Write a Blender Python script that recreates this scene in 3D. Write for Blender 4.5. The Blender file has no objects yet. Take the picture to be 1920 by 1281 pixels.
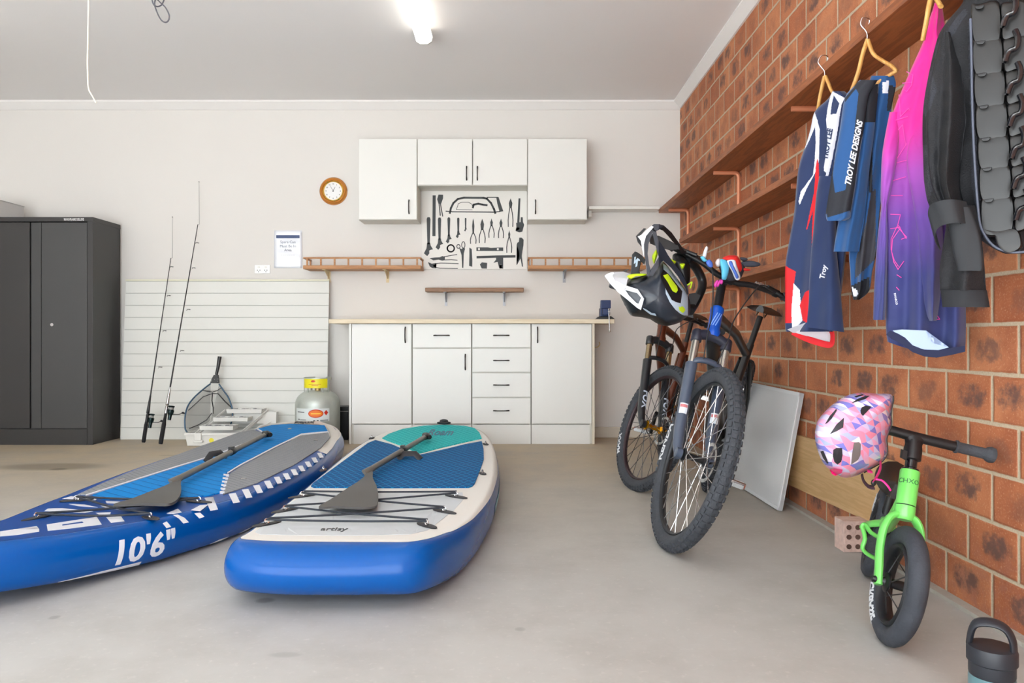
import bpy, bmesh, math, random
from mathutils import Vector, Matrix
random.seed(7)
SC = bpy.context.scene
COL = SC.collection
PI = math.pi
# ---------------------------------------------------------------- camera, light, exposure
H = 0.80
F = 1400.0
D = 6.04                     # back wall
XW = 1.357                   # brick wall
XL = -4.75                   # left wall
YF = -0.9                    # front wall with the open garage door
ZC = 2.711                   # ceiling
cam = bpy.data.cameras.new('camera')
camo = bpy.data.objects.new('camera', cam); COL.objects.link(camo)
camo.location = (0, 0, H); camo.rotation_euler = (PI / 2, 0, 0)
cam.sensor_width = 36.0; cam.lens = 36.0 * F / 1920.0
cam.shift_x = -0.5 / 1920.0
cam.shift_y = -(640.5 - 635.0) / 1920.0
cam.clip_start = 0.05
SC.camera = camo
w = bpy.data.worlds.new('overcast_sky'); SC.world = w; w.use_nodes = True
bg = w.node_tree.nodes['Background']
bg.inputs[0].default_value = (0.88, 0.95, 1.0, 1); bg.inputs[1].default_value = 4.3
bounce_sun = bpy.data.lights.new('bounce_sun', 'SUN'); bounce_sun.energy = 26.0; bounce_sun.angle = math.radians(1.5); bounce_sun.color = (1.0, 0.99, 0.97)  # sun added outside so the driveway bounces light up to the ceiling
suno = bpy.data.objects.new('bounce_sun', bounce_sun); COL.objects.link(suno); suno.rotation_euler = (math.radians(24), math.radians(-8), 0)
vs = SC.view_settings
vs.view_transform = 'Standard'; vs.look = 'None'; vs.gamma = 1.0; vs.use_curve_mapping = False
vs.exposure = 0.45

def px(x, y, d):
    """photo pixel at distance d along the view -> point"""
    return Vector(((x - 960.5) * d / F, d, H - (y - 635.0) * d / F))
def flo(x, y, z=0.0):
    d = F * (H - z) / (y - 635.0)
    return px(x, y, d)

# ---------------------------------------------------------------- materials
def lin(c):
    return tuple((v / 12.92 if v <= 0.04045 else ((v + 0.055) / 1.055) ** 2.4) for v in c)
def rgb(r, g, b): return lin((r / 255, g / 255, b / 255)) + (1.0,)
MATS = {}
def mat(name, col, rough=0.5, metal=0.0, noise=0.0, nscale=8.0, bump=0.0, bscale=60.0, emit=0.0, coat=0.0, alpha=1.0, spec=None, sheen=0.0):
    if name in MATS: return MATS[name]
    m = bpy.data.materials.new(name); m.use_nodes = True
    nt = m.node_tree; b = nt.nodes['Principled BSDF']
    b.inputs['Base Color'].default_value = col
    b.inputs['Roughness'].default_value = rough; b.inputs['Metallic'].default_value = metal
    if coat: b.inputs['Coat Weight'].default_value = coat; b.inputs['Coat Roughness'].default_value = 0.15
    if spec is not None: b.inputs['Specular IOR Level'].default_value = spec
    if sheen: b.inputs['Sheen Weight'].default_value = sheen
    if alpha < 1: b.inputs['Alpha'].default_value = alpha
    if emit: b.inputs['Emission Color'].default_value = col; b.inputs['Emission Strength'].default_value = emit
    tc = nt.nodes.new('ShaderNodeTexCoord')
    if noise:
        n = nt.nodes.new('ShaderNodeTexNoise'); n.inputs['Scale'].default_value = nscale; n.inputs['Detail'].default_value = 6
        nt.links.new(tc.outputs['Object'], n.inputs['Vector'])
        mx = nt.nodes.new('ShaderNodeMix'); mx.data_type = 'RGBA'
        c2 = tuple(max(0, v * (1 - noise)) for v in col[:3]) + (1,)
        c3 = tuple(min(1, v * (1 + noise)) for v in col[:3]) + (1,)
        mx.inputs[6].default_value = c2; mx.inputs[7].default_value = c3
        nt.links.new(n.outputs['Fac'], mx.inputs[0]); nt.links.new(mx.outputs[2], b.inputs['Base Color'])
    if bump:
        n = nt.nodes.new('ShaderNodeTexNoise'); n.inputs['Scale'].default_value = bscale; n.inputs['Detail'].default_value = 4
        nt.links.new(tc.outputs['Object'], n.inputs['Vector'])
        bp = nt.nodes.new('ShaderNodeBump'); bp.inputs['Strength'].default_value = bump; bp.inputs['Distance'].default_value = 0.01
        nt.links.new(n.outputs['Fac'], bp.inputs['Height']); nt.links.new(bp.outputs[0], b.inputs['Normal'])
    MATS[name] = m
    return m
class NG:
    """tiny node helper"""
    def __init__(s, name, rough=0.5):
        s.m = bpy.data.materials.new(name); s.m.use_nodes = True; s.nt = s.m.node_tree
        s.b = s.nt.nodes['Principled BSDF']; s.b.inputs['Roughness'].default_value = rough; MATS[name] = s.m
        s.tc = s.nt.nodes.new('ShaderNodeTexCoord')
        s.sep = s.nt.nodes.new('ShaderNodeSeparateXYZ'); s.nt.links.new(s.tc.outputs['Object'], s.sep.inputs[0])
    def set(s, inp, v):
        if hasattr(v, 'is_linked') or isinstance(v, bpy.types.NodeSocket): s.nt.links.new(v, inp)
        else: inp.default_value = v
    def math(s, op, a, b=0.0, c=0.0):
        n = s.nt.nodes.new('ShaderNodeMath'); n.operation = op
        s.set(n.inputs[0], a); s.set(n.inputs[1], b); s.set(n.inputs[2], c); return n.outputs[0]
    def comb(s, x, y, z):
        n = s.nt.nodes.new('ShaderNodeCombineXYZ'); s.set(n.inputs[0], x); s.set(n.inputs[1], y); s.set(n.inputs[2], z); return n.outputs[0]
    def noise(s, v, scale, detail=4.0, rough=0.5):
        n = s.nt.nodes.new('ShaderNodeTexNoise'); n.inputs['Scale'].default_value = scale; n.inputs['Detail'].default_value = detail
        n.inputs['Roughness'].default_value = rough; s.set(n.inputs['Vector'], v); return n.outputs['Fac']
    def white(s, v):
        n = s.nt.nodes.new('ShaderNodeTexWhiteNoise'); n.noise_dimensions = '3D'; s.set(n.inputs['Vector'], v); return n.outputs['Value']
    def mix(s, f, a, b):
        n = s.nt.nodes.new('ShaderNodeMix'); n.data_type = 'RGBA'; s.set(n.inputs[0], f); s.set(n.inputs[6], a); s.set(n.inputs[7], b); return n.outputs[2]
    def ss(s, v, lo, hi, a=0.0, b=1.0):
        n = s.nt.nodes.new('ShaderNodeMapRange'); n.interpolation_type = 'SMOOTHSTEP'
        s.set(n.inputs[0], v); n.inputs[1].default_value = lo; n.inputs[2].default_value = hi; n.inputs[3].default_value = a; n.inputs[4].default_value = b
        return n.outputs[0]
    def bump(s, h, strength=0.5, dist=0.01):
        n = s.nt.nodes.new('ShaderNodeBump'); n.inputs['Strength'].default_value = strength; n.inputs['Distance'].default_value = dist
        s.nt.links.new(h, n.inputs['Height']); s.nt.links.new(n.outputs[0], s.b.inputs['Normal'])
    def col(s, c): s.nt.links.new(c, s.b.inputs['Base Color'])

def wood(name, c1, c2, axis='X', scale=1.0, rough=0.5):
    g = NG(name, rough)
    x, y, z = g.sep.outputs[0], g.sep.outputs[1], g.sep.outputs[2]
    k = {'X': (1.2, 14, 14), 'Y': (14, 1.2, 14), 'Z': (14, 14, 1.2)}[axis]
    v = g.comb(g.math('MULTIPLY', x, k[0] * scale), g.math('MULTIPLY', y, k[1] * scale), g.math('MULTIPLY', z, k[2] * scale))
    n = g.noise(v, 2.2, 5, 0.6)
    s_ = g.math('SINE', g.math('MULTIPLY', n, 38.0))
    f = g.math('MULTIPLY_ADD', s_, 0.28, g.ss(n, 0.3, 0.7, 0.2, 0.75))
    g.col(g.mix(f, c1, c2)); g.bump(n, 0.15, 0.004)
    return g.m

# ---------------------------------------------------------------- mesh builder
class MB:
    def __init__(s): s.v = []; s.f = []; s.mi = []; s.cur = 0
    def add(s, vs, fs, mi=None):
        o = len(s.v); s.v += [Vector(p) for p in vs]
        s.f += [tuple(i + o for i in f) for f in fs]; s.mi += [s.cur if mi is None else mi] * len(fs)
        return s
    def box(s, lo, hi, mi=None):
        x0, y0, z0 = lo; x1, y1, z1 = hi
        return s.add([(x0, y0, z0), (x1, y0, z0), (x1, y1, z0), (x0, y1, z0), (x0, y0, z1), (x1, y0, z1), (x1, y1, z1), (x0, y1, z1)],
                     [(0, 3, 2, 1), (4, 5, 6, 7), (0, 1, 5, 4), (1, 2, 6, 5), (2, 3, 7, 6), (3, 0, 4, 7)], mi)
    def obox(s, c, ax, ay, az, mi=None):
        """oriented box: centre and three half-extent vectors"""
        c = Vector(c); ax = Vector(ax); ay = Vector(ay); az = Vector(az)
        p = [c + ax * i + ay * j + az * k for k in (-1, 1) for (i, j) in ((-1, -1), (1, -1), (1, 1), (-1, 1))]
        return s.add(p, [(0, 3, 2, 1), (4, 5, 6, 7), (0, 1, 5, 4), (1, 2, 6, 5), (2, 3, 7, 6), (3, 0, 4, 7)], mi)
    def tube(s, pts, r, seg=12, closed=False, mi=None, flat=None):
        pts = [Vector(p) for p in pts]; n = len(pts)
        rs = r if isinstance(r, list) else [r] * n
        T = []
        for i in range(n):
            a = pts[(i - 1) % n] if (closed or i > 0) else pts[i]
            b = pts[(i + 1) % n] if (closed or i < n - 1) else pts[i]
            t = b - a
            T.append(t.normalized() if t.length > 1e-9 else Vector((0, 0, 1)))
        u = Vector(flat).normalized() if flat else T[0].orthogonal().normalized()
        o = len(s.v); fs = []
        for i in range(n):
            u = (u - T[i] * u.dot(T[i]));
            u = u.normalized() if u.length > 1e-6 else T[i].orthogonal().normalized()
            b = T[i].cross(u)
            ra, rb = (rs[i] if isinstance(rs[i], (list, tuple)) else (rs[i], rs[i]))
            for k in range(seg):
                a_ = 2 * PI * k / seg
                s.v.append(pts[i] + u * ra * math.cos(a_) + b * rb * math.sin(a_))
        m = n if closed else n - 1
        for i in range(m):
            j = (i + 1) % n
            for k in range(seg):
                l = (k + 1) % seg
                fs.append((o + i * seg + k, o + i * seg + l, o + j * seg + l, o + j * seg + k))
        if not closed:
            fs.append(tuple(o + k for k in reversed(range(seg)))); fs.append(tuple(o + (n - 1) * seg + k for k in range(seg)))
        s.f += fs; s.mi += [s.cur if mi is None else mi] * len(fs)
        return s
    def lathe(s, prof, c=(0, 0, 0), ax=(0, 0, 1), seg=32, mi=None):
        """prof: (radius, height) list along axis"""
        ax = Vector(ax).normalized(); u = ax.orthogonal().normalized(); b = ax.cross(u); c = Vector(c)
        o = len(s.v); n = len(prof); fs = []
        for (r, h) in prof:
            for k in range(seg):
                a_ = 2 * PI * k / seg
                s.v.append(c + ax * h + (u * math.cos(a_) + b * math.sin(a_)) * r)
        for i in range(n - 1):
            for k in range(seg):
                l = (k + 1) % seg
                fs.append((o + i * seg + k, o + i * seg + l, o + (i + 1) * seg + l, o + (i + 1) * seg + k))
        loop = prof[0] == prof[-1]
        if prof[0][0] > 1e-5 and not loop: fs.append(tuple(o + k for k in reversed(range(seg))))
        if prof[-1][0] > 1e-5 and not loop: fs.append(tuple(o + (n - 1) * seg + k for k in range(seg)))
        s.f += fs; s.mi += [s.cur if mi is None else mi] * len(fs)
        return s
    def ball(s, c, r, seg=16, rings=10, mi=None, axes=None):
        c = Vector(c); rr = r if isinstance(r, (tuple, list)) else (r, r, r)
        A = axes or (Vector((1, 0, 0)), Vector((0, 1, 0)), Vector((0, 0, 1)))
        vs = []; fs = []
        for i in range(rings + 1):
            t = PI * i / rings
            for k in range(seg):
                a = 2 * PI * k / seg
                vs.append(c + A[0] * rr[0] * math.sin(t) * math.cos(a) + A[1] * rr[1] * math.sin(t) * math.sin(a) + A[2] * rr[2] * math.cos(t))
        for i in range(rings):
            for k in range(seg):
                l = (k + 1) % seg
                fs.append((i * seg + k, (i + 1) * seg + k, (i + 1) * seg + l, i * seg + l))
        return s.add(vs, fs, mi)
    def prism(s, poly, ext, mi=None):
        """poly: world points in a plane, ext: extrusion vector"""
        n = len(poly); e = Vector(ext); p = [Vector(q) for q in poly]
        return s.add(p + [q + e for q in p], [tuple(reversed(range(n))), tuple(range(n, 2 * n))] + [(i, (i + 1) % n, n + (i + 1) % n, n + i) for i in range(n)], mi)
    def torus(s, c, ax, R, r, seg=48, sides=10, mi=None, u=None):
        ax = Vector(ax).normalized(); u = (Vector(u) if u else ax.orthogonal()).normalized(); b = ax.cross(u)
        return s.tube([Vector(c) + (u * math.cos(2 * PI * i / seg) + b * math.sin(2 * PI * i / seg)) * R for i in range(seg)], r, sides, True, mi, flat=ax)

XF = {}
def obj(name, mb, m, parent=None, smooth=False, bevel=0.0, label=None):
    me = bpy.data.meshes.new(name)
    M = XF.get(parent.name) if parent is not None else None
    pts = mb.v if M is None else [M @ p for p in mb.v]
    me.from_pydata([tuple(p) for p in pts], [], mb.f)
    ms = m if isinstance(m, (list, tuple)) else [m]
    for q in ms: me.materials.append(q)
    if len(ms) > 1:
        for p, i in zip(me.polygons, mb.mi): p.material_index = i
    me.validate(); me.update()
    bm = bmesh.new(); bm.from_mesh(me); bmesh.ops.recalc_face_normals(bm, faces=bm.faces); bm.to_mesh(me); bm.free()
    o = bpy.data.objects.new(name, me); COL.objects.link(o)
    if parent is not None:
        o.parent = parent; XF[o.name] = M
    if smooth:
        for p in me.polygons: p.use_smooth = True
        try: me.set_sharp_from_angle(angle=math.radians(50))
        except Exception: pass
    if bevel:
        b = o.modifiers.new('bevel', 'BEVEL'); b.width = bevel; b.segments = 2; b.limit_method = 'ANGLE'; b.angle_limit = math.radians(40)
    if label: o['label'] = label
    return o
def tag(o, label, cat, group=None):
    o['label'] = label; o['category'] = cat
    if group: o['group'] = group
    return o
def thing(name, label, cat, loc, group=None):
    o = bpy.data.objects.new(name, None); COL.objects.link(o); o.location = loc; o.empty_display_size = 0.05
    tag(o, label, cat, group)
    XF[o.name] = Matrix.Translation(-Vector(loc))
    return o
def struct(name, mb, m, parent=None, **k):
    o = obj(name, mb, m, parent, **k)
    if parent is None: o['kind'] = 'structure'
    return o
def inpoly(x, y, P):
    c = False; n = len(P); j = n - 1
    for i in range(n):
        xi, yi = P[i]; xj, yj = P[j]
        if (yi > y) != (yj > y) and x < (xj - xi) * (y - yi) / (yj - yi) + xi: c = not c
        j = i
    return c
def patch(polys, fn, g, h0=0.0, h1=0.002, mb=None, mi=None):
    """2-D polygons cut on a g-grid, mapped by fn(u,v,h) to a thin solid that follows a curved surface"""
    mb = mb or MB()
    bm = bmesh.new()
    for P in polys:
        if isinstance(P, dict):
            vs = [bm.verts.new((a, b, 0)) for a, b in P['v']]
            for f in P['f']:
                try: bm.faces.new([vs[i] for i in f])
                except ValueError: pass
        else:
            bm.faces.new([bm.verts.new((a, b, 0)) for a, b in P])
    bmesh.ops.triangulate(bm, faces=bm.faces[:])
    xs = [v.co.x for v in bm.verts]; ys = [v.co.y for v in bm.verts]
    if g:
        for ax, lo, hi in ((0, min(xs), max(xs)), (1, min(ys), max(ys))):
            k = math.floor(lo / g) + 1
            while k * g < hi:
                co = [0, 0, 0]; no = [0, 0, 0]; co[ax] = k * g; no[ax] = 1
                bmesh.ops.bisect_plane(bm, geom=bm.verts[:] + bm.edges[:] + bm.faces[:], plane_co=co, plane_no=no)
                k += 1
    bmesh.ops.remove_doubles(bm, verts=bm.verts[:], dist=1e-5)
    bm.verts.index_update(); n = len(bm.verts)
    V = [fn(v.co.x, v.co.y, h1) for v in bm.verts] + [fn(v.co.x, v.co.y, h0) for v in bm.verts]
    fs = []
    for f in bm.faces:
        ids = [v.index for v in f.verts]; fs.append(tuple(ids)); fs.append(tuple(i + n for i in reversed(ids)))
    for e in bm.edges:
        if len(e.link_faces) == 1:
            a, b = e.verts[0].index, e.verts[1].index; fs.append((a, b, b + n, a + n))
    bm.free(); mb.add(V, fs, mi)
    return mb
def text2d(s, size=1.0, shear=0.0, bold=0.0, sx=1.0, origin=(0, 0), align='LEFT'):
    c = bpy.data.curves.new('t', 'FONT'); c.body = s; c.size = size; c.shear = shear; c.offset = bold; c.align_x = align; c.resolution_u = 3
    o = bpy.data.objects.new('t', c); COL.objects.link(o)
    dg = bpy.context.evaluated_depsgraph_get(); dg.update()
    me = bpy.data.meshes.new_from_object(o.evaluated_get(dg))
    r = {'v': [(v.co.x * sx + origin[0], v.co.y + origin[1]) for v in me.vertices], 'f': [tuple(p.vertices) for p in me.polygons]}
    bpy.data.objects.remove(o); bpy.data.curves.remove(c); bpy.data.meshes.remove(me)
    return r
def stroke(pts, wd):
    """polyline -> list of quads"""
    out = []
    for (a, b) in zip(pts[:-1], pts[1:]):
        dx, dy = b[0] - a[0], b[1] - a[1]; L = math.hypot(dx, dy) or 1; nx, ny = -dy / L * wd / 2, dx / L * wd / 2
        ex, ey = dx / L * wd * .35, dy / L * wd * .35
        out.append([(a[0] + nx - ex, a[1] + ny - ey), (a[0] - nx - ex, a[1] - ny - ey), (b[0] - nx + ex, b[1] - ny + ey), (b[0] + nx + ex, b[1] + ny + ey)])
    return out
def crom(P, n, closed=True):
    out = []; m = len(P)
    for i in range(m if closed else m - 1):
        p0, p1, p2, p3 = [P[(i + k) % m] if closed else P[min(max(i + k, 0), m - 1)] for k in (-1, 0, 1, 2)]
        for j in range(n):
            t = j / n
            out.append(tuple(0.5 * (2 * b + (c - a) * t + (2 * a - 5 * b + 4 * c - d) * t * t + (3 * b - a - 3 * c + d) * t ** 3) for a, b, c, d in zip(p0, p1, p2, p3)))
    if not closed: out.append(tuple(P[-1]))
    return out

# ---------------------------------------------------------------- common materials
M_wall = mat('cream_paint', rgb(226, 222, 217), 0.75, noise=0.025, nscale=1.2, bump=0.04, bscale=120)
M_ceil = mat('ceiling_paint', rgb(240, 237, 236), 0.85, noise=0.02, nscale=0.8)
M_white = mat('white_laminate', rgb(235, 234, 229), 0.38, noise=0.02, nscale=3)
M_gap = mat('carcass_edge', rgb(222, 219, 210), 0.5)
M_handle = mat('dark_pewter', rgb(70, 66, 64), 0.3, 0.9)
M_blk = mat('black_plastic', rgb(24, 24, 27), 0.4, noise=0.1)
M_rub = mat('black_rubber', rgb(64, 67, 73), 0.8, noise=0.25, nscale=25, bump=0.3, bscale=150)
M_steel = mat('brushed_steel', rgb(190, 190, 190), 0.25, 1.0)
M_chrome = mat('chrome', rgb(225, 225, 228), 0.1, 1.0)
M_pw = mat('white_plastic', rgb(232, 231, 226), 0.45)

# ---------------------------------------------------------------- the setting
g = NG('concrete', 0.62)
P3 = g.tc.outputs['Object']
big = g.noise(P3, 0.55, 3, 0.5); mid = g.noise(P3, 3.0, 8, 0.65); fin = g.noise(P3, 45.0, 4, 0.6)
yy = g.sep.outputs[1]
tan = g.ss(g.math('MULTIPLY_ADD', big, 2.2, yy), 3.5, 6.6)
c = g.mix(tan, rgb(180, 179, 175), rgb(190, 174, 148))
c = g.mix(g.ss(mid, 0.35, 0.75, 0.0, 0.55), c, rgb(158, 154, 148))
c = g.mix(g.ss(fin, 0.55, 0.8, 0.0, 0.25), c, rgb(222, 217, 210))
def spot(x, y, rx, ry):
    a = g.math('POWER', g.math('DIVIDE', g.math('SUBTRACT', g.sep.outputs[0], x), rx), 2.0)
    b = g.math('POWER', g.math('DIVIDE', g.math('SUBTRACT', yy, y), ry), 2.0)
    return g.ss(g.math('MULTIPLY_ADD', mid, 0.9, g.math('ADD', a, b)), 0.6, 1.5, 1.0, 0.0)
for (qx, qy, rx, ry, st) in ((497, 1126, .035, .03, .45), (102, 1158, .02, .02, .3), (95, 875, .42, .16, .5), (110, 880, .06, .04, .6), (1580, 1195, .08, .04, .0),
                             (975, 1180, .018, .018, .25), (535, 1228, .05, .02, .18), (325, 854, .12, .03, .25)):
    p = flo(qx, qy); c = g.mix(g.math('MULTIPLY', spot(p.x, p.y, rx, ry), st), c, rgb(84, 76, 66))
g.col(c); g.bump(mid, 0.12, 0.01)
M_conc = g.m
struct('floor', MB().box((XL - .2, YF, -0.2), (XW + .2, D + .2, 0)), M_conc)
dw = obj('bounce_driveway', MB().box((XL - 6, YF - 12, -0.2), (XW + 6, YF - .001, -0.01)), mat('driveway_concrete', rgb(194, 196, 196), .8, noise=.1)); dw['kind'] = 'structure'  # unseen pale driveway, added to throw sunlight up onto the ceiling
struct('ceiling', MB().box((XL - .2, YF - .2, ZC), (XW + .2, D + .2, ZC + .15)), M_ceil)
struct('wall_back', MB().box((XL - .2, D, 0), (XW + .2, D + .15, ZC)), M_wall)
struct('wall_left', MB().box((XL - .15, YF, 0), (XL, D, ZC)), M_wall)
wf = MB().box((XL, YF - .15, 0), (XL + .35, YF, ZC)).box((.95, YF - .15, 0), (XW, YF, ZC)).box((XL + .35, YF - .15, 2.3), (.95, YF, ZC))
struct('wall_front', wf, M_wall)
# brick wall
g = NG('brick_wall', 0.75)
BW, BH = 0.2227, 0.14
y_, z_ = g.sep.outputs[1], g.sep.outputs[2]
zr = g.math('DIVIDE', z_, BH); row = g.math('FLOOR', zr); fz = g.math('FRACT', zr)
par = g.math('MODULO', row, 2.0)
u0 = g.math('ADD', g.math('DIVIDE', y_, BW), g.math('MULTIPLY_ADD', par, 0.5, -9.479 + 40))
cu = g.math('FLOOR', u0); fu = g.math('FRACT', u0)
du = g.math('MULTIPLY', g.math('MINIMUM', fu, g.math('SUBTRACT', 1.0, fu)), BW)
dz = g.math('MULTIPLY', g.math('MINIMUM', fz, g.math('SUBTRACT', 1.0, fz)), BH)
wob = g.noise(g.tc.outputs['Object'], 30, 3)
dm = g.math('ADD', g.math('MINIMUM', du, dz), g.math('MULTIPLY_ADD', wob, 0.005, -0.0025))
ism = g.ss(dm, 0.0042, 0.0068, 1.0, 0.0)
rnd = g.white(g.comb(cu, row, 3.0)); rnd2 = g.white(g.comb(cu, row, 11.0))
nz = g.noise(g.tc.outputs['Object'], 26, 6, 0.65); nf = g.noise(g.tc.outputs['Object'], 160, 3, 0.6); nb = g.noise(g.tc.outputs['Object'], 7, 4, 0.6)
base = g.mix(rnd, rgb(178, 104, 66), rgb(202, 132, 90))
base = g.mix(g.ss(nb, 0.35, 0.7, 0, 0.7), base, rgb(154, 84, 54))
base = g.mix(g.ss(nf, 0.52, 0.75, 0, 0.6), base, rgb(214, 164, 126))
# dark kiln flash in the middle of each brick
ex = g.math('POWER', g.math('MULTIPLY', g.math('ABSOLUTE', g.math('SUBTRACT', fu, g.math('MULTIPLY_ADD', rnd, 0.3, 0.35))), 2.7), 3.0)
ez = g.math('POWER', g.math('MULTIPLY', g.math('ABSOLUTE', g.math('SUBTRACT', fz, g.math('MULTIPLY_ADD', rnd2, 0.16, 0.42))), 2.8), 3.0)
rad = g.math('ADD', g.math('ADD', ex, ez), g.math('MULTIPLY_ADD', nz, 2.6, -1.25))
flash = g.math('MULTIPLY', g.ss(rad, -0.15, 0.7, 1.0, 0.0), g.ss(rnd2, 0.05, 0.7, 0.2, 0.95))
base = g.mix(flash, base, rgb(104, 76, 68))
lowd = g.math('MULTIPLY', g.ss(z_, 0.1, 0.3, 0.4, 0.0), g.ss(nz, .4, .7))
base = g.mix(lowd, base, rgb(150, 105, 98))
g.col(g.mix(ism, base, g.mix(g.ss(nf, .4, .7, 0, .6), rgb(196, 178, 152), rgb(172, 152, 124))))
hgt = g.math('MULTIPLY_ADD', g.ss(dm, 0.002, 0.012), 1.0, g.math('MULTIPLY', nf, 0.25))
g.bump(hgt, 0.6, 0.006)
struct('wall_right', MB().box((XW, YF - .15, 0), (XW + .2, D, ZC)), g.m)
# cornices, baseboard
M_trim = mat('trim_paint', rgb(236, 233, 230), 0.5)
cz = 0.062
struct('trim_1', MB().prism([(XL, D - cz, ZC), (XL, D, ZC), (XL, D, ZC - cz), (XL, D - .012, ZC - cz), (XL, D - cz, ZC - .012)], (XW - XL, 0, 0)), M_trim)
struct('trim_2', MB().prism([(XW - cz, YF, ZC), (XW, YF, ZC), (XW, YF, ZC - cz), (XW - .012, YF, ZC - cz), (XW - cz, YF, ZC - .012)], (0, D - YF - cz, 0)), M_trim)
struct('trim_3', MB().box((XW - .035, YF, 0), (XW, 3.9, 0.012)), mat('mortar_lip', rgb(176, 170, 160), 0.9, noise=.15, nscale=20, bump=.5))
struct('baseboard_back', MB().box((XL, D - .018, 0), (XW, D, 0.085)), mat('skirting', rgb(214, 205, 190), 0.5), bevel=.004)
# ---------------------------------------------------------------- ceiling fittings
M_tube = mat('lit_tube', (1.0, 0.97, 0.9, 1), 0.4, emit=3.2)
M_tube.node_tree.nodes['Principled BSDF'].inputs['Emission Color'].default_value = (1, .96, .88, 1)
def batten(x, y0, y1, label):
    t = thing('ceiling_light', label, 'light', (x, (y0 + y1) / 2, ZC))
    obj('light_housing', MB().box((x - .028, y0, ZC - .05), (x + .028, y1, ZC)), M_pw, t, bevel=.004)
    pr = [(x - .052, 0, ZC - .048), (x - .045, 0, ZC - .078), (x - .02, 0, ZC - .094), (x + .02, 0, ZC - .094), (x + .045, 0, ZC - .078), (x + .052, 0, ZC - .048)]
    obj('diffuser', MB().prism([(a, y0 + .02, c_) for a, _, c_ in pr], (0, y1 - y0 - .04, 0)), M_tube, t, smooth=True)
    for e in (y0, y1 - .018):
        obj('end_cap', MB().prism([(x + (a - x) * 1.05, e, c_ - .001 if c_ < ZC - .06 else c_) for a, _, c_ in pr], (0, .018, 0)), M_pw, t)
batten(-.545, 3.3, 4.62, 'white fluorescent batten light on the ceiling, end seen at the top middle')
batten(-3.36, 3.2, 4.45, 'white fluorescent batten light at the far left of the ceiling')
M_rope = mat('cream_cord', rgb(235, 228, 212), 0.8)
cp = [px(165, -262, 3.0)]; cp[0].z = ZC
for (a, b) in ((166, -100), (166, 0), (165, 60), (164, 120), (165, 160), (167, 170), (174, 182), (180, 193)): cp.append(px(a, b, 3.0))
tag(obj('pull_cord', MB().tube(cp, .0028, 8), M_rope, smooth=True), 'cream pull cord hanging down from the ceiling at the left', 'cord')
M_cab = mat('grey_cable', rgb(96, 96, 104), 0.6)
cq = [px(282, -70, 3.8), px(284, -20, 3.8), px(286, 4, 3.8), px(293, 12, 3.82), px(303, 9, 3.84), px(308, -5, 3.84), px(300, -12, 3.8), px(290, 4, 3.78), px(294, 22, 3.78), px(302, 37, 3.78), px(310, 42, 3.78), px(316, 38, 3.78), px(317, 28, 3.78), px(310, 14, 3.78), px(298, 2, 3.8), px(287, -14, 3.8), px(286, -70, 3.8)]
cq[0].z = cq[-1].z = ZC
tag(obj('cable_loop', MB().tube(crom([tuple(p) for p in cq], 5, False), .0035, 8), M_cab, smooth=True), 'grey electrical cable looped below the ceiling at the top left', 'cable')

# ---------------------------------------------------------------- wall cabinets
def R(x0, y0, x1, y1, d):
    """pixel rectangle at distance d -> (X0, Z0, X1, Z1), Z0 low"""
    a = px(x0, y1, d); b = px(x1, y0, d); return a.x, a.z, b.x, b.z
def bow(p, L, vert, parent):
    """bow handle centred at p on a front"""
    x, y, z = p; n = 8; pts = []; rs = []
    for i in range(n + 1):
        t = i / n * 2 - 1
        o = .024 * (1 - t ** 4)
        pts.append((x, y - o, z + t * L / 2) if vert else (x + t * L / 2, y - o, z)); rs.append((.006, .0045) if abs(t) > .6 else (.0042, .0042))
    obj('handle', MB().tube(pts, rs, 8), M_handle, parent, smooth=True)
YU = D - 0.235
def wall_cabinet(x0, y0, x1, y1, doors, handles, label):
    X0, Z0, X1, Z1 = R(x0, y0, x1, y1, YU)
    t = thing('wall_cabinet', label, 'cabinet', ((X0 + X1) / 2, YU + .1, Z0), 'white wall cabinets')
    m = MB(); T = .016
    m.box((X0, YU + .018, Z0), (X0 + T, D, Z1)).box((X1 - T, YU + .018, Z0), (X1, D, Z1)).box((X0 + T, YU + .018, Z0), (X1 - T, D, Z0 + T)).box((X0 + T, YU + .018, Z1 - T), (X1 - T, D, Z1)).box((X0 + T, D - .008, Z0 + T), (X1 - T, D, Z1 - T))
    obj('body', m, M_gap, t)
    for (a, b, hx, hy) in zip(doors[:-1], doors[1:], [h[0] for h in handles], [h[1] for h in handles]):
        A = px(a, 0, YU).x + .003; B = px(b, 0, YU).x - .003
        d = obj('door', MB().box((A, YU, Z0 + .003), (B, YU + .017, Z1 - .003)), M_white, t, bevel=.0015)
        q = px(hx, hy, YU); bow((q.x, YU, q.z), .108, True, d)
wall_cabinet(672, 260, 782, 412, (672, 782), ((767, 388),), 'tall white wall cabinet left of the tool silhouette board')
wall_cabinet(782.5, 260, 989, 347.5, (782.5, 886, 989), ((875, 325), (895, 325)), 'short two-door white wall cabinet above the tool silhouette board')
wall_cabinet(989.5, 260, 1101, 412, (989.5, 1101), ((1004, 388),), 'tall white wall cabinet right of the tool silhouette board')

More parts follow.
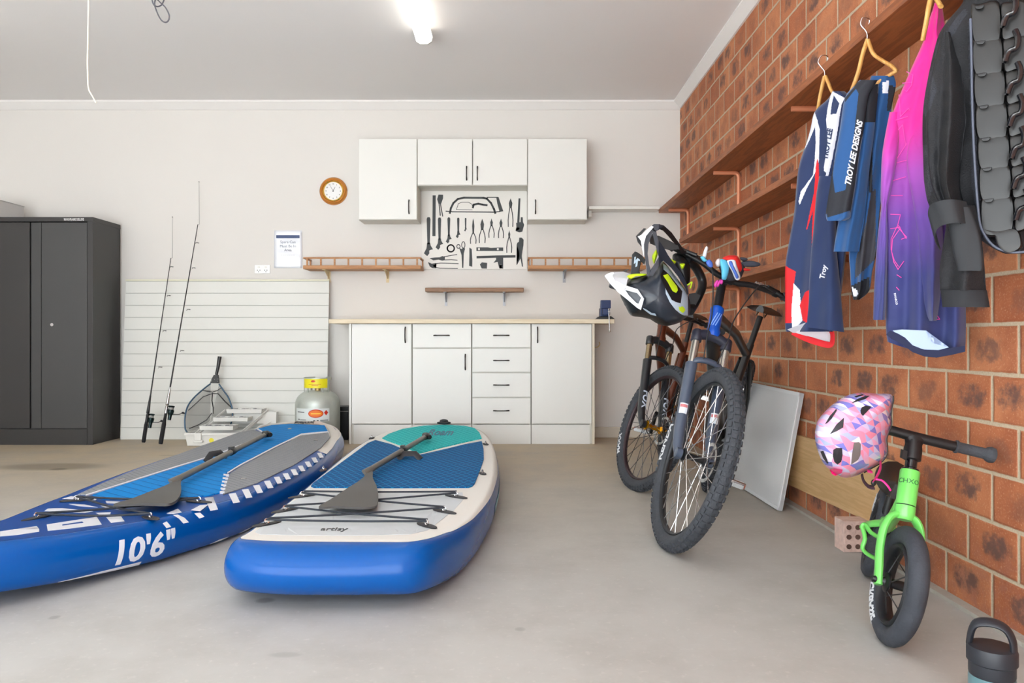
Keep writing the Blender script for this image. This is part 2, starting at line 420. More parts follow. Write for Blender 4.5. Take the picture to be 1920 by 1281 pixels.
# ---------------------------------------------------------------- base cabinets and worktop
YB = 5.66; YT = 5.62
def base_unit(name, label, x0, x1, fronts, ends=()):
    X0, _, X1, _ = R(x0, 607, x1, 833, YB); Zt = px(0, 607, YB).z; Zk = px(0, 796, YB).z
    t = thing(name, label, 'cabinet', ((X0 + X1) / 2, YB + .15, 0), 'white base cabinets under the worktop')
    T = .016; m = MB()
    m.box((X0, YB + .018, 0), (X0 + T, D - .02, Zt)).box((X1 - T, YB + .018, 0), (X1, D - .02, Zt)).box((X0 + T, YB + .018, Zk), (X1 - T, D - .02, Zk + T)).box((X0 + T, D - .03, Zk + T), (X1 - T, D - .02, Zt))
    for (_, _, _, yb, _, _, _) in fronts[:-1]:
        z = px(0, yb + 1, YB).z; m.box((X0 + T, YB + .02, z - .008), (X1 - T, D - .04, z + .008))
    obj('body', m, M_gap, t)
    k0 = X0 - (.0 if x0 > 660 else 0); obj('kickboard', MB().box((X0 + (T if 'L' in ends else 0), YB + .004, 0), (X1 - (T if 'R' in ends else 0), YB + .017, Zk - .003)), M_white, t)
    if 'L' in ends: obj('end_panel', MB().box((X0 - .018, YB - .002, 0), (X0 - .0005, D - .02, Zt)), M_white, t, bevel=.001)
    if 'R' in ends: obj('end_panel', MB().box((X1 + .0005, YB - .002, 0), (X1 + .02, D - .02, Zt)), mat('cream_edge', rgb(226, 216, 196), .5), t, bevel=.001)
    for (kind, a, ya, yb, hx, hy, vert) in fronts:
        z1 = px(0, ya, YB).z - .002; z0 = px(0, yb, YB).z + .002
        d = obj(kind, MB().box((X0 + .003, YB, z0), (X1 - .003, YB + .017, z1)), M_white, t, bevel=.0015)
        q = px(hx, hy, YB); bow((q.x, YB, q.z), .118, vert, d)
    return t
base_unit('base_cabinet', 'white base cabinet with a single full door at the left end', 659, 772, [('door', 0, 607, 795, 760, 628, True)], 'L')
base_unit('base_cabinet', 'white base cabinet with one drawer above a door', 773, 884, [('drawer', 0, 607, 652.5, 828, 629, False), ('door', 0, 653.5, 795, 872.5, 679, True)])
base_unit('drawer_unit', 'white base unit with a stack of four drawers', 885, 995.5, [('drawer', 0, 607, 652, 940, 629, False), ('drawer', 0, 653.5, 698, 940, 676, False), ('drawer', 0, 699.5, 745, 940, 722, False), ('drawer', 0, 746.5, 795, 940, 770, False)])
BR = base_unit('base_cabinet', 'white base cabinet with a single full door at the right end, under the vice', 996.5, 1110, [('door', 0, 607, 795, 1008, 628, True)], 'R')
zt0 = px(0, 606.5, YT).z; zt1 = px(0, 598.5, YT).z
Zt = px(0, 607, YB).z
M_top = wood('pale_timber_laminate', rgb(222, 204, 172), rgb(240, 226, 200), 'X', .5, .45)
tag(obj('worktop', MB().box((px(616, 0, YT).x, YT, Zt + .0005), (px(1152, 0, YT).x, D, zt1)), M_top, bevel=.003), 'long pale timber worktop over the white base cabinets', 'worktop')

# ---------------------------------------------------------------- vice
vx = px(1137, 0, YT).x; t = thing('bench_vice', 'small blue bench vice with a silver screw bar on the worktop', 'vice', (vx, YT + .06, zt1))
M_vb = mat('vice_blue', rgb(28, 50, 98), .4, noise=.2, nscale=30)
m = MB(); m.prism([(vx - .075, YT + .02, zt1), (vx + .07, YT + .02, zt1), (vx + .04, YT + .02, zt1 + .022), (vx - .05, YT + .02, zt1 + .022)], (0, .12, 0))
obj('base', m, M_blk, t, bevel=.003)
m = MB(); m.box((vx - .042, YT + .03, zt1 + .02), (vx + .02, YT + .13, zt1 + .085)); m.prism([(vx - .042, YT + .035, zt1 + .085), (vx + .03, YT + .035, zt1 + .085), (vx + .034, YT + .035, zt1 + .145), (vx - .038, YT + .035, zt1 + .145)], (0, .03, 0))
obj('fixed_jaw', m, M_vb, t, bevel=.004)
m = MB(); m.box((vx - .03, YT - .015, zt1 + .03), (vx + .026, YT + .03, zt1 + .08)).box((vx - .04, YT + .002, zt1 + .08), (vx + .034, YT + .028, zt1 + .143))
obj('moving_jaw', m, M_vb, t, bevel=.004)
m = MB().tube([(vx + .012, YT + .01, zt1 + .055), (vx + .012, YT - .06, zt1 + .055)], .008, 12).tube([(vx + .012, YT - .05, zt1 + .07), (vx + .013, YT - .05, zt1 + .03), (vx + .018, YT - .05, zt1 - .09)], .0045, 10).ball((vx + .012, YT - .05, zt1 + .072), .008).ball((vx + .018, YT - .05, zt1 - .092), .007)
obj('screw_bar', m, M_steel, t, smooth=True)
M_brass = mat('old_brass', rgb(206, 178, 120), .4, .6)
hk = px(1114.5, 650, 5.8); q = [hk, hk + Vector((.012, 0, -.006)), hk + Vector((.03, 0, .0)), hk + Vector((.042, 0, .018)), hk + Vector((.036, 0, .036))]
xe = px(1110, 0, YB).x + .0205
m = MB().box((xe, 5.785, hk.z - .015), (xe + .003, 5.815, hk.z + .03)); q[0] = Vector((xe + .002, 5.8, hk.z)); m.tube(crom([tuple(a) for a in q], 4, False), .0035, 8)
obj('coat_hook', m, M_brass, BR, smooth=True, label='tiny brass hook')

# ---------------------------------------------------------------- tool silhouette board
def zb(a, b): return (780 + a / 7.117, 340 + b / 7.117)
bx = px(791.5, 361, D - .012); by_ = px(988, 505, D - .012)
tb = thing('tool_board', 'white wall board painted with dark tool silhouettes', 'tool board', ((bx.x + by_.x) / 2, D - .006, by_.z))
obj('board', MB().box((bx.x, D - .012, by_.z), (by_.x, D - .002, bx.z + .06)), mat('board_white', rgb(233, 230, 224), .5), tb)
M_sil = mat('silhouette_grey', rgb(62, 66, 68), .6)
def sil(name, polys):
    P2 = []
    for P in polys:
        if isinstance(P, dict): P2.append(P)
        else: P2.append([zb(a, b) for a, b in P])
    obj(name, patch(P2, lambda u, v, h: px(u, v, D - .012) + Vector((0, -h, 0)), 0, -.001, .0012), M_sil, tb)
def S(*p, w=14): return stroke(list(p), w)
def wrench(x, y0, y1, w0, w1, hx, hy, s):
    body = [[(x - w0, y0 + w0), (x - w0 * .6, y0), (x + w0 * .6, y0), (x + w0, y0 + w0), (x + w1, y1), (x - w1, y1)]]
    head = [[(x - w1 * 1.2, y1 - 20 * s), (x + w1 * 1.2, y1 - 20 * s), (x + 30 * s, y1 + 20 * s), (x + 62 * s, y1 + 72 * s), (x + 34 * s, y1 + 78 * s), (x + 18 * s, y1 + 66 * s), (x + 8 * s, y1 + 90 * s), (x + 10 * s, y1 + 130 * s), (x - 20 * s, y1 + 168 * s), (x - 66 * s, y1 + 128 * s), (x - 30 * s, y1 + 60 * s)]]
    sil('wrench_silhouette', body + head)
wrench(168, 480, 840, 26, 16, 0, 0, .95); wrench(314, 485, 780, 22, 14, 0, 0, .8); wrench(438, 482, 725, 19, 12, 0, 0, .62)
wrench(564, 487, 675, 16, 11, 0, 0, .5); wrench(662, 490, 620, 11, 8, 0, 0, .3)
sil('file_silhouette', [[(222, 188), (264, 188), (260, 732), (218, 732)]])
sil('brush_silhouette', [[(300, 178), (362, 180), (362, 225), (336, 300), (300, 300), (282, 240)]] + S((308, 300), (324, 455)) + S((326, 300), (356, 465)))
arc = [(452, 425), (465, 360), (500, 290), (560, 236), (640, 220), (900, 222), (945, 232), (1000, 290), (1040, 370), (1058, 425)]
sil('hacksaw_silhouette', S(*arc, w=26) + S((400, 400), (480, 408), (1050, 412), (1120, 405), w=14) + S((540, 375), (565, 300), (610, 280), (700, 280), (745, 305), (758, 345), w=7) + S((540, 378), (750, 382), w=7) + S((760, 350), (770, 312), (830, 300), (890, 312), (945, 320), w=26)
    + [[(1070, 212), (1102, 212), (1165, 400), (1115, 408), (1085, 300)]] + S((950, 215), (1090, 215), w=10))
def pl(x, y0, yj, y1, w, sp, name='pliers_silhouette'):
    sil(name, [[(x, y0), (x + w * .55, y0 + 35), (x + w, (y0 + yj) / 2), (x + w * .6, yj), (x - w * .6, yj), (x - w, (y0 + yj) / 2), (x - w * .55, y0 + 35)]] + S((x - w * .4, yj - 10), (x - sp * .8, yj + (y1 - yj) * .35), (x - sp, yj + (y1 - yj) * .65), (x - sp * .95, y1), w=12) + S((x + w * .4, yj - 10), (x + sp * .8, yj + (y1 - yj) * .35), (x + sp, yj + (y1 - yj) * .65), (x + sp * .9, y1), w=12))
pl(764, 495, 700, 830, 16, 38); pl(884, 500, 650, 820, 24, 40); pl(1008, 495, 600, 750, 18, 36); pl(1134, 497, 610, 755, 20, 34)
pl(1262, 228, 360, 605, 24, 32); pl(1244, 650, 760, 950, 14, 34)
sil('pipe_wrench_silhouette', [[(1368, 228), (1394, 228), (1380, 555), (1350, 550)], [(1336, 555), (1395, 545), (1398, 480), (1424, 480), (1428, 545), (1444, 580), (1430, 630), (1420, 672), (1380, 682), (1328, 664), (1372, 646), (1386, 622), (1340, 612)]])
ring = [(464 + 54 * math.cos(t * PI / 12), 896 + 54 * math.sin(t * PI / 12)) for t in range(25)]
sil('tape_roll_silhouette', S(*[(464 + 46 * math.cos(t * PI / 12), 896 + 46 * math.sin(t * PI / 12)) for t in range(25)], w=18))
o1 = [(566 + 22 * math.cos(t * PI / 6), 870 + 26 * math.sin(t * PI / 6)) for t in range(13)]; o2 = [(632 + 22 * math.cos(t * PI / 6), 850 + 44 * math.sin(t * PI / 6)) for t in range(13)]
sil('scissors_silhouette', S(*o1, w=10) + S(*o2, w=10) + [[(575, 890), (610, 905), (636, 885), (655, 900), (638, 960), (632, 1155), (616, 1155), (608, 985), (590, 930)]])
sil('knife_silhouette', [[(712, 885), (744, 905), (752, 1060), (750, 1142), (708, 1128), (712, 1000)]])
sil('spirit_level_silhouette', [[(806, 882), (828, 882), (828, 930), (806, 930)], [(852, 882), (958, 882), (1000, 890), (1080, 886), (1080, 930), (852, 930)], [(1104, 884), (1164, 884), (1164, 930), (1104, 930)], [(828, 882), (852, 882), (852, 890), (828, 890)], [(828, 920), (852, 920), (852, 930), (828, 930)], [(1080, 884), (1104, 884), (1104, 892), (1080, 892)], [(1080, 920), (1104, 920), (1104, 930), (1080, 930)]])
sil('set_square_silhouette', [[(808, 998), (1068, 990), (1328, 986), (1328, 1018), (1164, 1022), (1068, 1022), (808, 1030)], [(1068, 1022), (1164, 1022), (1164, 1165), (1148, 1165), (1146, 1120), (1116, 1120), (1116, 1165), (1108, 1150), (1088, 1075), (1032, 1090), (1068, 1045)]])
sil('tape_measure_silhouette', [[(880, 1082), (950, 1090), (946, 1166), (876, 1164), (852, 1110)]])
sil('pincers_silhouette', [[(182, 1026), (250, 1018), (320, 1014), (350, 998), (386, 1010), (384, 1054), (350, 1060), (300, 1046), (230, 1056)]] + S((370, 1008), (470, 990), (545, 978), w=10) + S((375, 1050), (470, 1046), (550, 1054), w=10))
sil('tongs_silhouette', [[(158, 1078), (210, 1100), (270, 1092), (274, 1106), (232, 1120), (226, 1138), (270, 1150), (268, 1162), (220, 1160), (184, 1138)]] + S((265, 1100), (330, 1092), (565, 1100), w=10) + S((262, 1150), (320, 1160), (555, 1164), w=10) + S((262, 1100), (262, 1155), w=14))
sil('locking_pliers_silhouette', [[(1378, 752), (1410, 752), (1436, 780), (1434, 850), (1418, 950), (1412, 1000), (1430, 1140), (1414, 1140), (1394, 1030), (1346, 1120), (1342, 1114), (1382, 1000), (1376, 940), (1344, 850), (1352, 820), (1372, 810)]])

# ---------------------------------------------------------------- gallery shelves
M_oak = wood('honey_timber', rgb(168, 112, 66), rgb(196, 142, 92), 'X', 1.0)
M_brk = mat('cream_bracket', rgb(224, 204, 160), .5)
M_gbrk = mat('grey_bracket', rgb(142, 142, 146), .4, .5)
def gallery(x0, x1, brs, bmat, label):
    ys = D - .20; A = px(x0, 0, ys).x; B = px(x1, 0, ys).x; zt = px(0, 484, ys).z; zb0 = px(0, 504.5, ys).z; zb1 = px(0, 497.5, ys).z
    t = thing('gallery_shelf', label, 'shelf', ((A + B) / 2, D, zb0), 'timber gallery shelves')
    obj('shelf_board', MB().box((A, ys, zb0), (B, D, zb1)), M_oak, t, bevel=.003)
    obj('top_rail', MB().box((A - .0, ys + .004, zt - .005), (B, ys + .018, zt + .008)).box((A, ys + .018, zt - .005), (A + .014, D, zt + .008)).box((B - .014, ys + .018, zt - .005), (B, D, zt + .008)), M_oak, t, bevel=.002)
    n = 9
    for i in range(n):
        xx = A + .03 + (B - A - .06) * i / (n - 1)
        obj('spindle', MB().box((xx - .006, ys + .005, zb1), (xx + .006, ys + .017, zt - .004)), M_oak, t)
    for xx in (A + .008, B - .008): obj('spindle', MB().box((xx - .005, D - .022, zb1), (xx + .005, D - .01, zt - .004)), M_oak, t)
    for b in brs:
        X = px(b, 0, D).x; zl = px(0, 530, D).z
        obj('bracket', MB().box((X - .012, D - .004, zl), (X + .012, D, zb0)).box((X - .012, ys + .02, zb0 - .004), (X + .012, D, zb0)).prism([(X - .002, D - .004, zl + .03), (X - .002, D - .004, zb0 - .004), (X - .002, ys + .05, zb0 - .004)], (.004, 0, 0)), bmat, t)
gallery(568, 789, (617, 727), M_brk, 'timber gallery shelf with spindle rail, left of the tool board')
gallery(990, 1211, (1058, 1170), M_gbrk, 'timber gallery shelf with spindle rail, right of the tool board behind the helmet')
ys = D - .15; A = px(797, 0, ys).x; B = px(982, 0, ys).x; z0 = px(0, 547, ys).z; z1 = px(0, 539.5, ys).z
t = thing('timber_shelf', 'plain brown timber shelf on two steel brackets above the worktop', 'shelf', ((A + B) / 2, D, z0))
obj('shelf_board', MB().box((A, ys, z0), (B, D, z1)), wood('brown_timber', rgb(126, 92, 66), rgb(158, 120, 88), 'X'), t, bevel=.003)
for b in (836.5, 945.5):
    X = px(b, 0, D).x; zl = px(0, 574, D).z
    obj('bracket', MB().box((X - .01, D - .004, zl), (X + .01, D, z0)).box((X - .01, ys + .01, z0 - .004), (X + .01, D, z0)).prism([(X - .002, D - .004, zl + .03), (X - .002, D - .004, z0 - .004), (X - .002, ys + .04, z0 - .004)], (.004, 0, 0)), M_gbrk, t)
ys = D - .16; A = px(1104, 0, ys).x; B = px(1237, 0, ys).x; z0 = px(0, 392, ys).z; z1 = px(0, 386.5, ys).z
t = thing('white_shelf', 'white wall shelf between the right wall cabinet and the brick wall', 'shelf', ((A + B) / 2, D, z0))
obj('shelf_board', MB().box((A, ys, z0), (B, D, z1)), M_white, t, bevel=.002)
obj('bracket', MB().box((A + .005, D - .09, z0 - .05), (A + .03, D, z0)), M_white, t, bevel=.002)

# ---------------------------------------------------------------- clock, notice, socket
c0 = px(624.5, 358, D - .02); t = thing('wall_clock', 'round wall clock with polished brass and timber rim', 'clock', (c0.x, D, c0.z))
cc = Vector((c0.x, D, c0.z)); ax = (0, -1, 0)
obj('rim', MB().lathe([(.112, 0), (.112, .012), (.104, .026), (.092, .03), (.088, .027), (.088, .010), (.112, 0)], cc, ax, 48), mat('clock_timber', rgb(196, 124, 44), .25, .25, coat=.5), t, smooth=True)
obj('bezel', MB().lathe([(.088, .026), (.082, .031), (.074, .026), (.072, .018), (.088, .012), (.088, .026)], cc, ax, 48), mat('polished_brass', rgb(240, 200, 110), .12, 1.0), t, smooth=True)
M_face = mat('clock_face', rgb(238, 238, 240), .5)
fc = obj('face', MB().lathe([(.0, .016), (.074, .016), (.074, .012), (0, .012)], cc, ax, 40), M_face, t)
nums = ['12', '1', '2', '3', '4', '5', '6', '7', '8', '9', '10', '11']
for i, s_ in enumerate(nums):
    a = PI / 2 - i * PI / 6
    tx = text2d(s_, .016, align='CENTER', bold=.0003)
    obj('numeral', patch([tx], lambda u, v, h, a=a: cc + Vector((.058 * math.cos(a) + u, -.016 - h, .058 * math.sin(a) + v - .006)), 0, 0, .0008), M_sil, fc)
for L, wd, ang in ((.036, .005, PI / 2 - .48), (.052, .0035, PI / 2 + .52)):
    dv = Vector((math.cos(ang), 0, math.sin(ang))); q = Vector((-dv.z, 0, dv.x)) * wd / 2
    o_ = cc + Vector((0, -.019, 0))
    obj('hand', MB().prism([o_ - q - dv * .008, o_ + q - dv * .008, o_ + dv * L + q * .4, o_ + dv * L - q * .4], (0, -.001, 0)), M_sil, t)
n0 = px(514.5, 432.5, D); n1 = px(566.5, 503, D)
t = thing('notice_sheet', 'white printed notice in a glossy plastic sleeve on the back wall', 'notice', ((n0.x + n1.x) / 2, D, n1.z))
m = MB(); nx_, nz_ = 8, 14
vs_ = []
for j in range(nz_ + 1):
    for i in range(nx_ + 1):
        vs_.append((n0.x + (n1.x - n0.x) * i / nx_, D - .004 - .0025 * (1 + math.sin(j * 1.3 + i * .5)), n1.z + (n0.z - n1.z) * j / nz_))
m.add(vs_, [(j * 9 + i, j * 9 + i + 1, (j + 1) * 9 + i + 1, (j + 1) * 9 + i) for j in range(nz_) for i in range(nx_)])
sh = obj('sheet', m, mat('glossy_paper', rgb(240, 243, 250), .12, coat=.6), t, smooth=True)
sh.modifiers.new('s', 'SOLIDIFY').thickness = .001
W = n1.x - n0.x
def nmap(u, v, h): return Vector((n0.x + u * W, D - .0098 - h, n0.z - v * W))
obj('header_band', patch([[(.08, .17), (.92, .17), (.92, .28), (.08, .28)]], nmap, 0, 0, .0004), mat('band_blue', rgb(44, 66, 112), .3), t)
M_ink = mat('grey_ink', rgb(120, 126, 140), .4)
m = MB()
for s_, v_, sz in (('Spare Can', .46, .135), ('Must Be In', .61, .135), ('Area', .75, .135), ('- - - - - - -', .92, .12)):
    tx = text2d(s_, sz, align='CENTER'); tx['v'] = [(a + .5, v_ - b) for a, b in tx['v']]
    patch([tx], nmap, 0, 0, .0004, m)
obj('lettering', m, M_ink, t)
s0 = px(478, 497, D); s1 = px(507, 513, D)
t = thing('power_outlet', 'white double power point on the back wall below the notice', 'power outlet', ((s0.x + s1.x) / 2, D, s1.z))
obj('plate', MB().box((s0.x, D - .01, s1.z), (s1.x, D, s0.z)), mat('gloss_white', rgb(246, 246, 246), .2), t, bevel=.003)
for k in (0, 1):
    X = s0.x + (s1.x - s0.x) * (.27 + .46 * k); Z = (s0.z + s1.z) / 2
    obj('socket', MB().box((X - .012, D - .0112, Z - .014), (X - .008, D - .0095, Z - .004)).box((X + .008, D - .0112, Z - .014), (X + .012, D - .0095, Z - .004)).box((X - .002, D - .0112, Z - .026), (X + .002, D - .0095, Z - .016)), M_sil, t)
    obj('switch', MB().box((X - .008, D - .013, Z + .010), (X + .008, D - .009, Z + .022)), M_pw, t, bevel=.001)
# ---------------------------------------------------------------- black metal cabinet
YC = 5.62
def cx(x): return px(x, 0, YC).x
def cz_(y): return px(0, y, YC).z
M_mc = mat('charcoal_steel', rgb(56, 55, 55), .45, noise=.06, nscale=4)
M_mcd = mat('charcoal_steel_door', rgb(70, 70, 71), .42, noise=.05, nscale=4)
xr = cx(174); xl = cx(-41); zt = cz_(407)
t = thing('metal_cabinet', 'tall charcoal steel two-door cabinet against the back wall at the left', 'cabinet', ((xl + xr) / 2, YC + .2, 0))
m = MB(); T = .025
m.box((xl, YC + .012, 0), (xl + T, D - .03, zt - .03)).box((xr - T * .3, YC + .012, 0), (xr, D - .03, zt - .03)).box((xl, D - .04, .05), (xr, D - .03, zt - .03))
m.box((xl + T, YC + .02, cz_(806)), (xr - T * .3, D - .04, cz_(803)))
m.box((cx(163.5), YC, 0), (xr, YC + .014, zt - .03)).box((xl, YC, 0), (cx(-30.5), YC + .014, zt - .03))
m.box((cx(-30), YC, 0), (cx(163), YC + .014, cz_(805)))
obj('body', m, M_mc, t, bevel=.002)
obj('top_panel', MB().box((xl - .004, YC - .004, zt - .035), (xr + .004, D - .028, zt)), M_mc, t, bevel=.003)
z0, z1 = cz_(803.5), cz_(417)
d = obj('door', MB().box((cx(77.5), YC + .002, z0), (cx(162.5), YC + .02, z1)), M_mcd, t, bevel=.002)
lk = px(98, 609, YC); obj('lock', MB().lathe([(.0, .006), (.012, .006), (.014, .0), (.014, -.004)], (lk.x, YC + .0, lk.z), (0, -1, 0), 20), M_chrome, d, smooth=True)
obj('door', MB().box((cx(-29.5), YC + .002, z0), (cx(55), YC + .02, z1)), M_mc, t, bevel=.002)  # left door in the darker steel: its dark reflection is put into the colour
obj('handle_strip', MB().box((cx(56.5), YC + .012, z0), (cx(76.5), YC + .03, z1)).box((cx(73.5), YC + .001, z0), (cx(76.5), YC + .012, z1)), M_mcd, t, bevel=.001)
m = MB(); q = px(120.5, 411.5, YC)
tx = text2d('MAXI-FRAME DELUXE', .0245, bold=.0009, sx=.72, shear=-.1)
k = .152 / max(a for a, b in tx['v']); tx['v'] = [(a * k, b) for a, b in tx['v']]
patch([tx], lambda u, v, h: Vector((q.x + u, YC - .004 - h, q.z - .009 + v)), 0, -.0005, .0006, m)
obj('lettering', m, mat('badge_white', rgb(205, 205, 205), .5), t)
t = thing('storage_box', 'pale grey box lying on top of the black metal cabinet', 'box', (-3.93, 5.75, zt))
obj('box', MB().box((-4.02, 5.6, zt + .0005), (-3.845, 5.88, 1.836)), mat('pale_grey_board', rgb(206, 204, 202), .7), t, bevel=.003)
obj('lid', MB().box((-4.022, 5.597, 1.8365), (-3.843, 5.883, 1.842)), mat('pale_grey_lid', rgb(190, 188, 186), .7), t)

# ---------------------------------------------------------------- grooved wall board leaning
M_pan = mat('grooved_board', rgb(226, 226, 220), .5, noise=.04, nscale=2)
M_panc = mat('cream_capping', rgb(232, 230, 206), .5)
t = thing('grooved_panel', 'large white grooved panel leaning on the back wall behind the fishing rods', 'panel', (-2.27, 5.9, 0))
zt = px(0, 527, 5.995).z; yb, yt = 5.90, 5.985; xa, xb = px(236, 0, 5.985).x, px(617, 0, 5.985).x
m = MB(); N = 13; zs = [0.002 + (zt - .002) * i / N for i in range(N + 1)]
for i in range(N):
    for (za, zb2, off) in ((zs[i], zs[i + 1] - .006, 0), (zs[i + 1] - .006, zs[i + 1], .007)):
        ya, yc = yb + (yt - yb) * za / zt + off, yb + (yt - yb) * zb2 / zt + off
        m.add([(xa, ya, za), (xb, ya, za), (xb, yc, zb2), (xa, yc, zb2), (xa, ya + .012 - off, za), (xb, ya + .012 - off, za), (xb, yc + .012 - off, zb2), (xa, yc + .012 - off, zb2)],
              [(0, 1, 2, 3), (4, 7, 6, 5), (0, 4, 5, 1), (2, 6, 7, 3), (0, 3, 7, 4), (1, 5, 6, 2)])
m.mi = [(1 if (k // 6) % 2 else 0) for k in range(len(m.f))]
obj('board', m, [M_pan, mat('groove_shade', rgb(196, 196, 190), .8)], t)  # groove faces in a greyer tone: their shade is painted into the colour
obj('top_edging', MB().box((xa, yt - .006, zt), (xb, yt + .016, zt + .012)), M_panc, t)

# ---------------------------------------------------------------- fishing rods
M_rod = mat('rod_black', rgb(28, 27, 28), .3)
M_eva = mat('eva_foam', rgb(30, 30, 34), .85)
M_tip = mat('rod_tip_grey', rgb(150, 148, 144), .4)
M_reel = mat('reel_teal_black', rgb(24, 44, 46), .25, .5)
def rod(label, b0, reelp, top, tip, rings, s):
    yb_, yt_ = 5.70, 5.955
    base = flo(*b0)
    yb_ = base.y
    def dep(py): return yb_ + (yt_ - yb_) * (b0[1] - py) / (b0[1] - top[1])
    def PP(a, b): return px(a, b, dep(b))
    A, Bq, Cq = base + Vector((0, 0, .004)), PP(*reelp), PP(*top)
    t = thing('fishing_rod', label, 'fishing rod', base, 'fishing rods leaning on the grooved panel')
    dv = (Cq - A).normalized()
    L = (Bq - A).length
    obj('handle_grip', MB().lathe([(.012 * s, 0), (.015 * s, .01), (.015 * s, .14 * s), (.011 * s, .17 * s), (.009 * s, L - .03)], A, dv, 16), M_eva, t, smooth=True)
    obj('reel_seat', MB().lathe([(.011, L - .03), (.011, L + .02), (.008, L + .03), (.012, L + .035), (.012, L + .05), (.0065, L + .17)], A, dv, 14), M_steel if s > 1 else M_rod, t, smooth=True)
    T = (Cq - A).length
    obj('blank', MB().tube([A + dv * (L + .03), A + dv * (L + .5), Cq], [.0062 * s, .0048 * s, .0028 * s], 10), M_rod, t, smooth=True)
    Tp = px(tip[0], tip[1], D - .012)
    obj('tip_section', MB().tube([Cq, Cq + Vector((.012, .0, .0)), Tp], [.0022, .0018, .0014], 8).ball(Tp, .005), M_tip, t, smooth=True)
    for i, (rx, ry) in enumerate(rings):
        q = PP(rx, ry); e = Vector((.022, -.004, -.002))
        obj('line_guide', MB().torus(q + e, dv, .008 + .002 * i / len(rings), .0016, 16, 6).tube([q, q + e * .6], .0018, 6).tube([q - dv * .012, q + e * .5], .0014, 6), M_rod, t, smooth=True)
    # reel
    rq = Bq + Vector((.035, -.01, -.005))
    r = obj('reel', MB().tube([Bq, Bq + Vector((.02, -.005, .0)), rq + Vector((0, 0, -.01))], .006, 8).lathe([(.018, -.035), (.022, -.02), (.024, .0), (.018, .004), (.018, .022), (.024, .026), (.022, .034), (0.0, .036)], rq, dv, 20).lathe([(.012, -.075), (.014, -.04), (.014, -.03)], rq, dv, 14), M_reel, t, smooth=True)
    obj('spool', MB().lathe([(.0175, .0), (.0185, .006), (.0185, .02)], rq, dv, 20), M_tip, r, smooth=True)
    k0 = rq - dv * .03; k1 = k0 + Vector((.07 * s, -.02, -.0)); k2 = k0 + Vector((.10 * s, -.02, .012))
    obj('reel_crank', MB().tube([k0, k1, k2], .0028, 8).lathe([(.006, -.008), (.009, 0), (.006, .014)], k2, (1, -.2, -.3), 12), M_blk, r, smooth=True)
rod('shorter fishing rod with spinning reel, left of the pair leaning on the panel', (269, 831), (276, 783), (320.5, 484), (323, 407),
    [(313, 554), (305, 620), (297, 688), (318, 500)], .95)
rod('longer fishing rod with spinning reel, right of the pair leaning on the panel', (301, 834), (313, 768), (371, 421), (373, 341),
    [(360, 502), (350, 580), (338, 657), (366, 455)], 1.05)

# ---------------------------------------------------------------- landing net
M_frm = mat('net_frame_blue', rgb(64, 92, 116), .25, .6)
t = thing('landing_net', 'teardrop landing net with black handle standing against the panel', 'landing net', flo(372, 838))
def nd(py): return 5.87 + (5.79 - 5.87) * (py - 668) / 170
def NP(a, b, o=0):
    p = px(a, b, nd(b) + o); p.z = max(p.z, .012); return p
def n2(a, b): return (240 + a / 6.1, 640 + b / 6.1)
hoop = [n2(*p) for p in ((945, 485), (860, 550), (760, 640), (690, 730), (658, 830), (650, 940), (668, 1030), (760, 1090), (920, 1100), (1080, 1060), (1170, 960), (1195, 850), (1192, 770), (1150, 650), (1090, 560), (1040, 490))]
hp = [tuple(NP(*q)) for q in crom(hoop, 5, False)]
obj('hoop', MB().tube(hp, .0058, 10), M_frm, t, smooth=True)
hd = [n2(1050, 175), n2(1030, 300), n2(1010, 385)]
obj('handle', MB().tube([NP(*q) for q in hd], [.0155, .0125, .011], 14).prism([NP(*n2(a, b)) + Vector((0, -.008, 0)) for a, b in ((985, 385), (1035, 385), (1045, 480), (940, 480), (960, 430))], (0, .016, 0)), M_rod, t, smooth=True, bevel=.0015)
m = MB()
for a, b in ((990, 437), (1030, 432), (1028, 462), (955, 455)): m.ball(NP(*n2(a, b), -.009), .0035, 8, 6)
obj('rivet', m, M_chrome, t, smooth=True)
# net bag: shallow bag hanging behind the hoop
cen = Vector((0, 0, 0))
for p in hp: cen += Vector(p)
cen /= len(hp); rings = 7; n = len(hp); vs_ = []; fs_ = []
bot = cen + Vector((-.02, .04, -.10))
for k in range(rings + 1):
    s_ = k / rings
    for p in hp:
        p = Vector(p); q = p.lerp(bot, s_ * .96); q.y = p.y + (5.885 - p.y) * math.sin(s_ * PI / 2); q.z = max(q.z, .012); vs_.append(q)
for k in range(rings):
    for i in range(n - 1): fs_.append((k * n + i, k * n + i + 1, (k + 1) * n + i + 1, (k + 1) * n + i))
fs_.append(tuple(rings * n + i for i in range(n)))
g = NG('net_mesh', .6); g.b.inputs['Base Color'].default_value = rgb(120, 120, 116); g.b.inputs['Alpha'].default_value = .42
obj('net_bag', MB().add(vs_, fs_), g.m, t, smooth=True)
def st_(name, pts, r=.0045): obj(name, MB().tube([NP(*n2(a, b), o) for a, b, o in pts], (r, r * .5), 8), M_blk, t, smooth=True)
st_('net_strap', ((850, 560, -.004), (900, 572, .0), (965, 582, .01), (1020, 565, .0), (1070, 530, -.003)))
st_('net_strap', ((690, 790, -.002), (790, 700, .01), (860, 635, .015), (965, 598, .01), (1030, 600, .01), (1110, 690, .0), (1185, 760, -.003)))
st_('net_strap', ((965, 590, .01), (960, 680, .02), (975, 760, .03), (975, 830, .03)))
st_('net_strap', ((700, 1000, .0), (800, 960, .02), (900, 900, .03), (960, 820, .035)), .005)

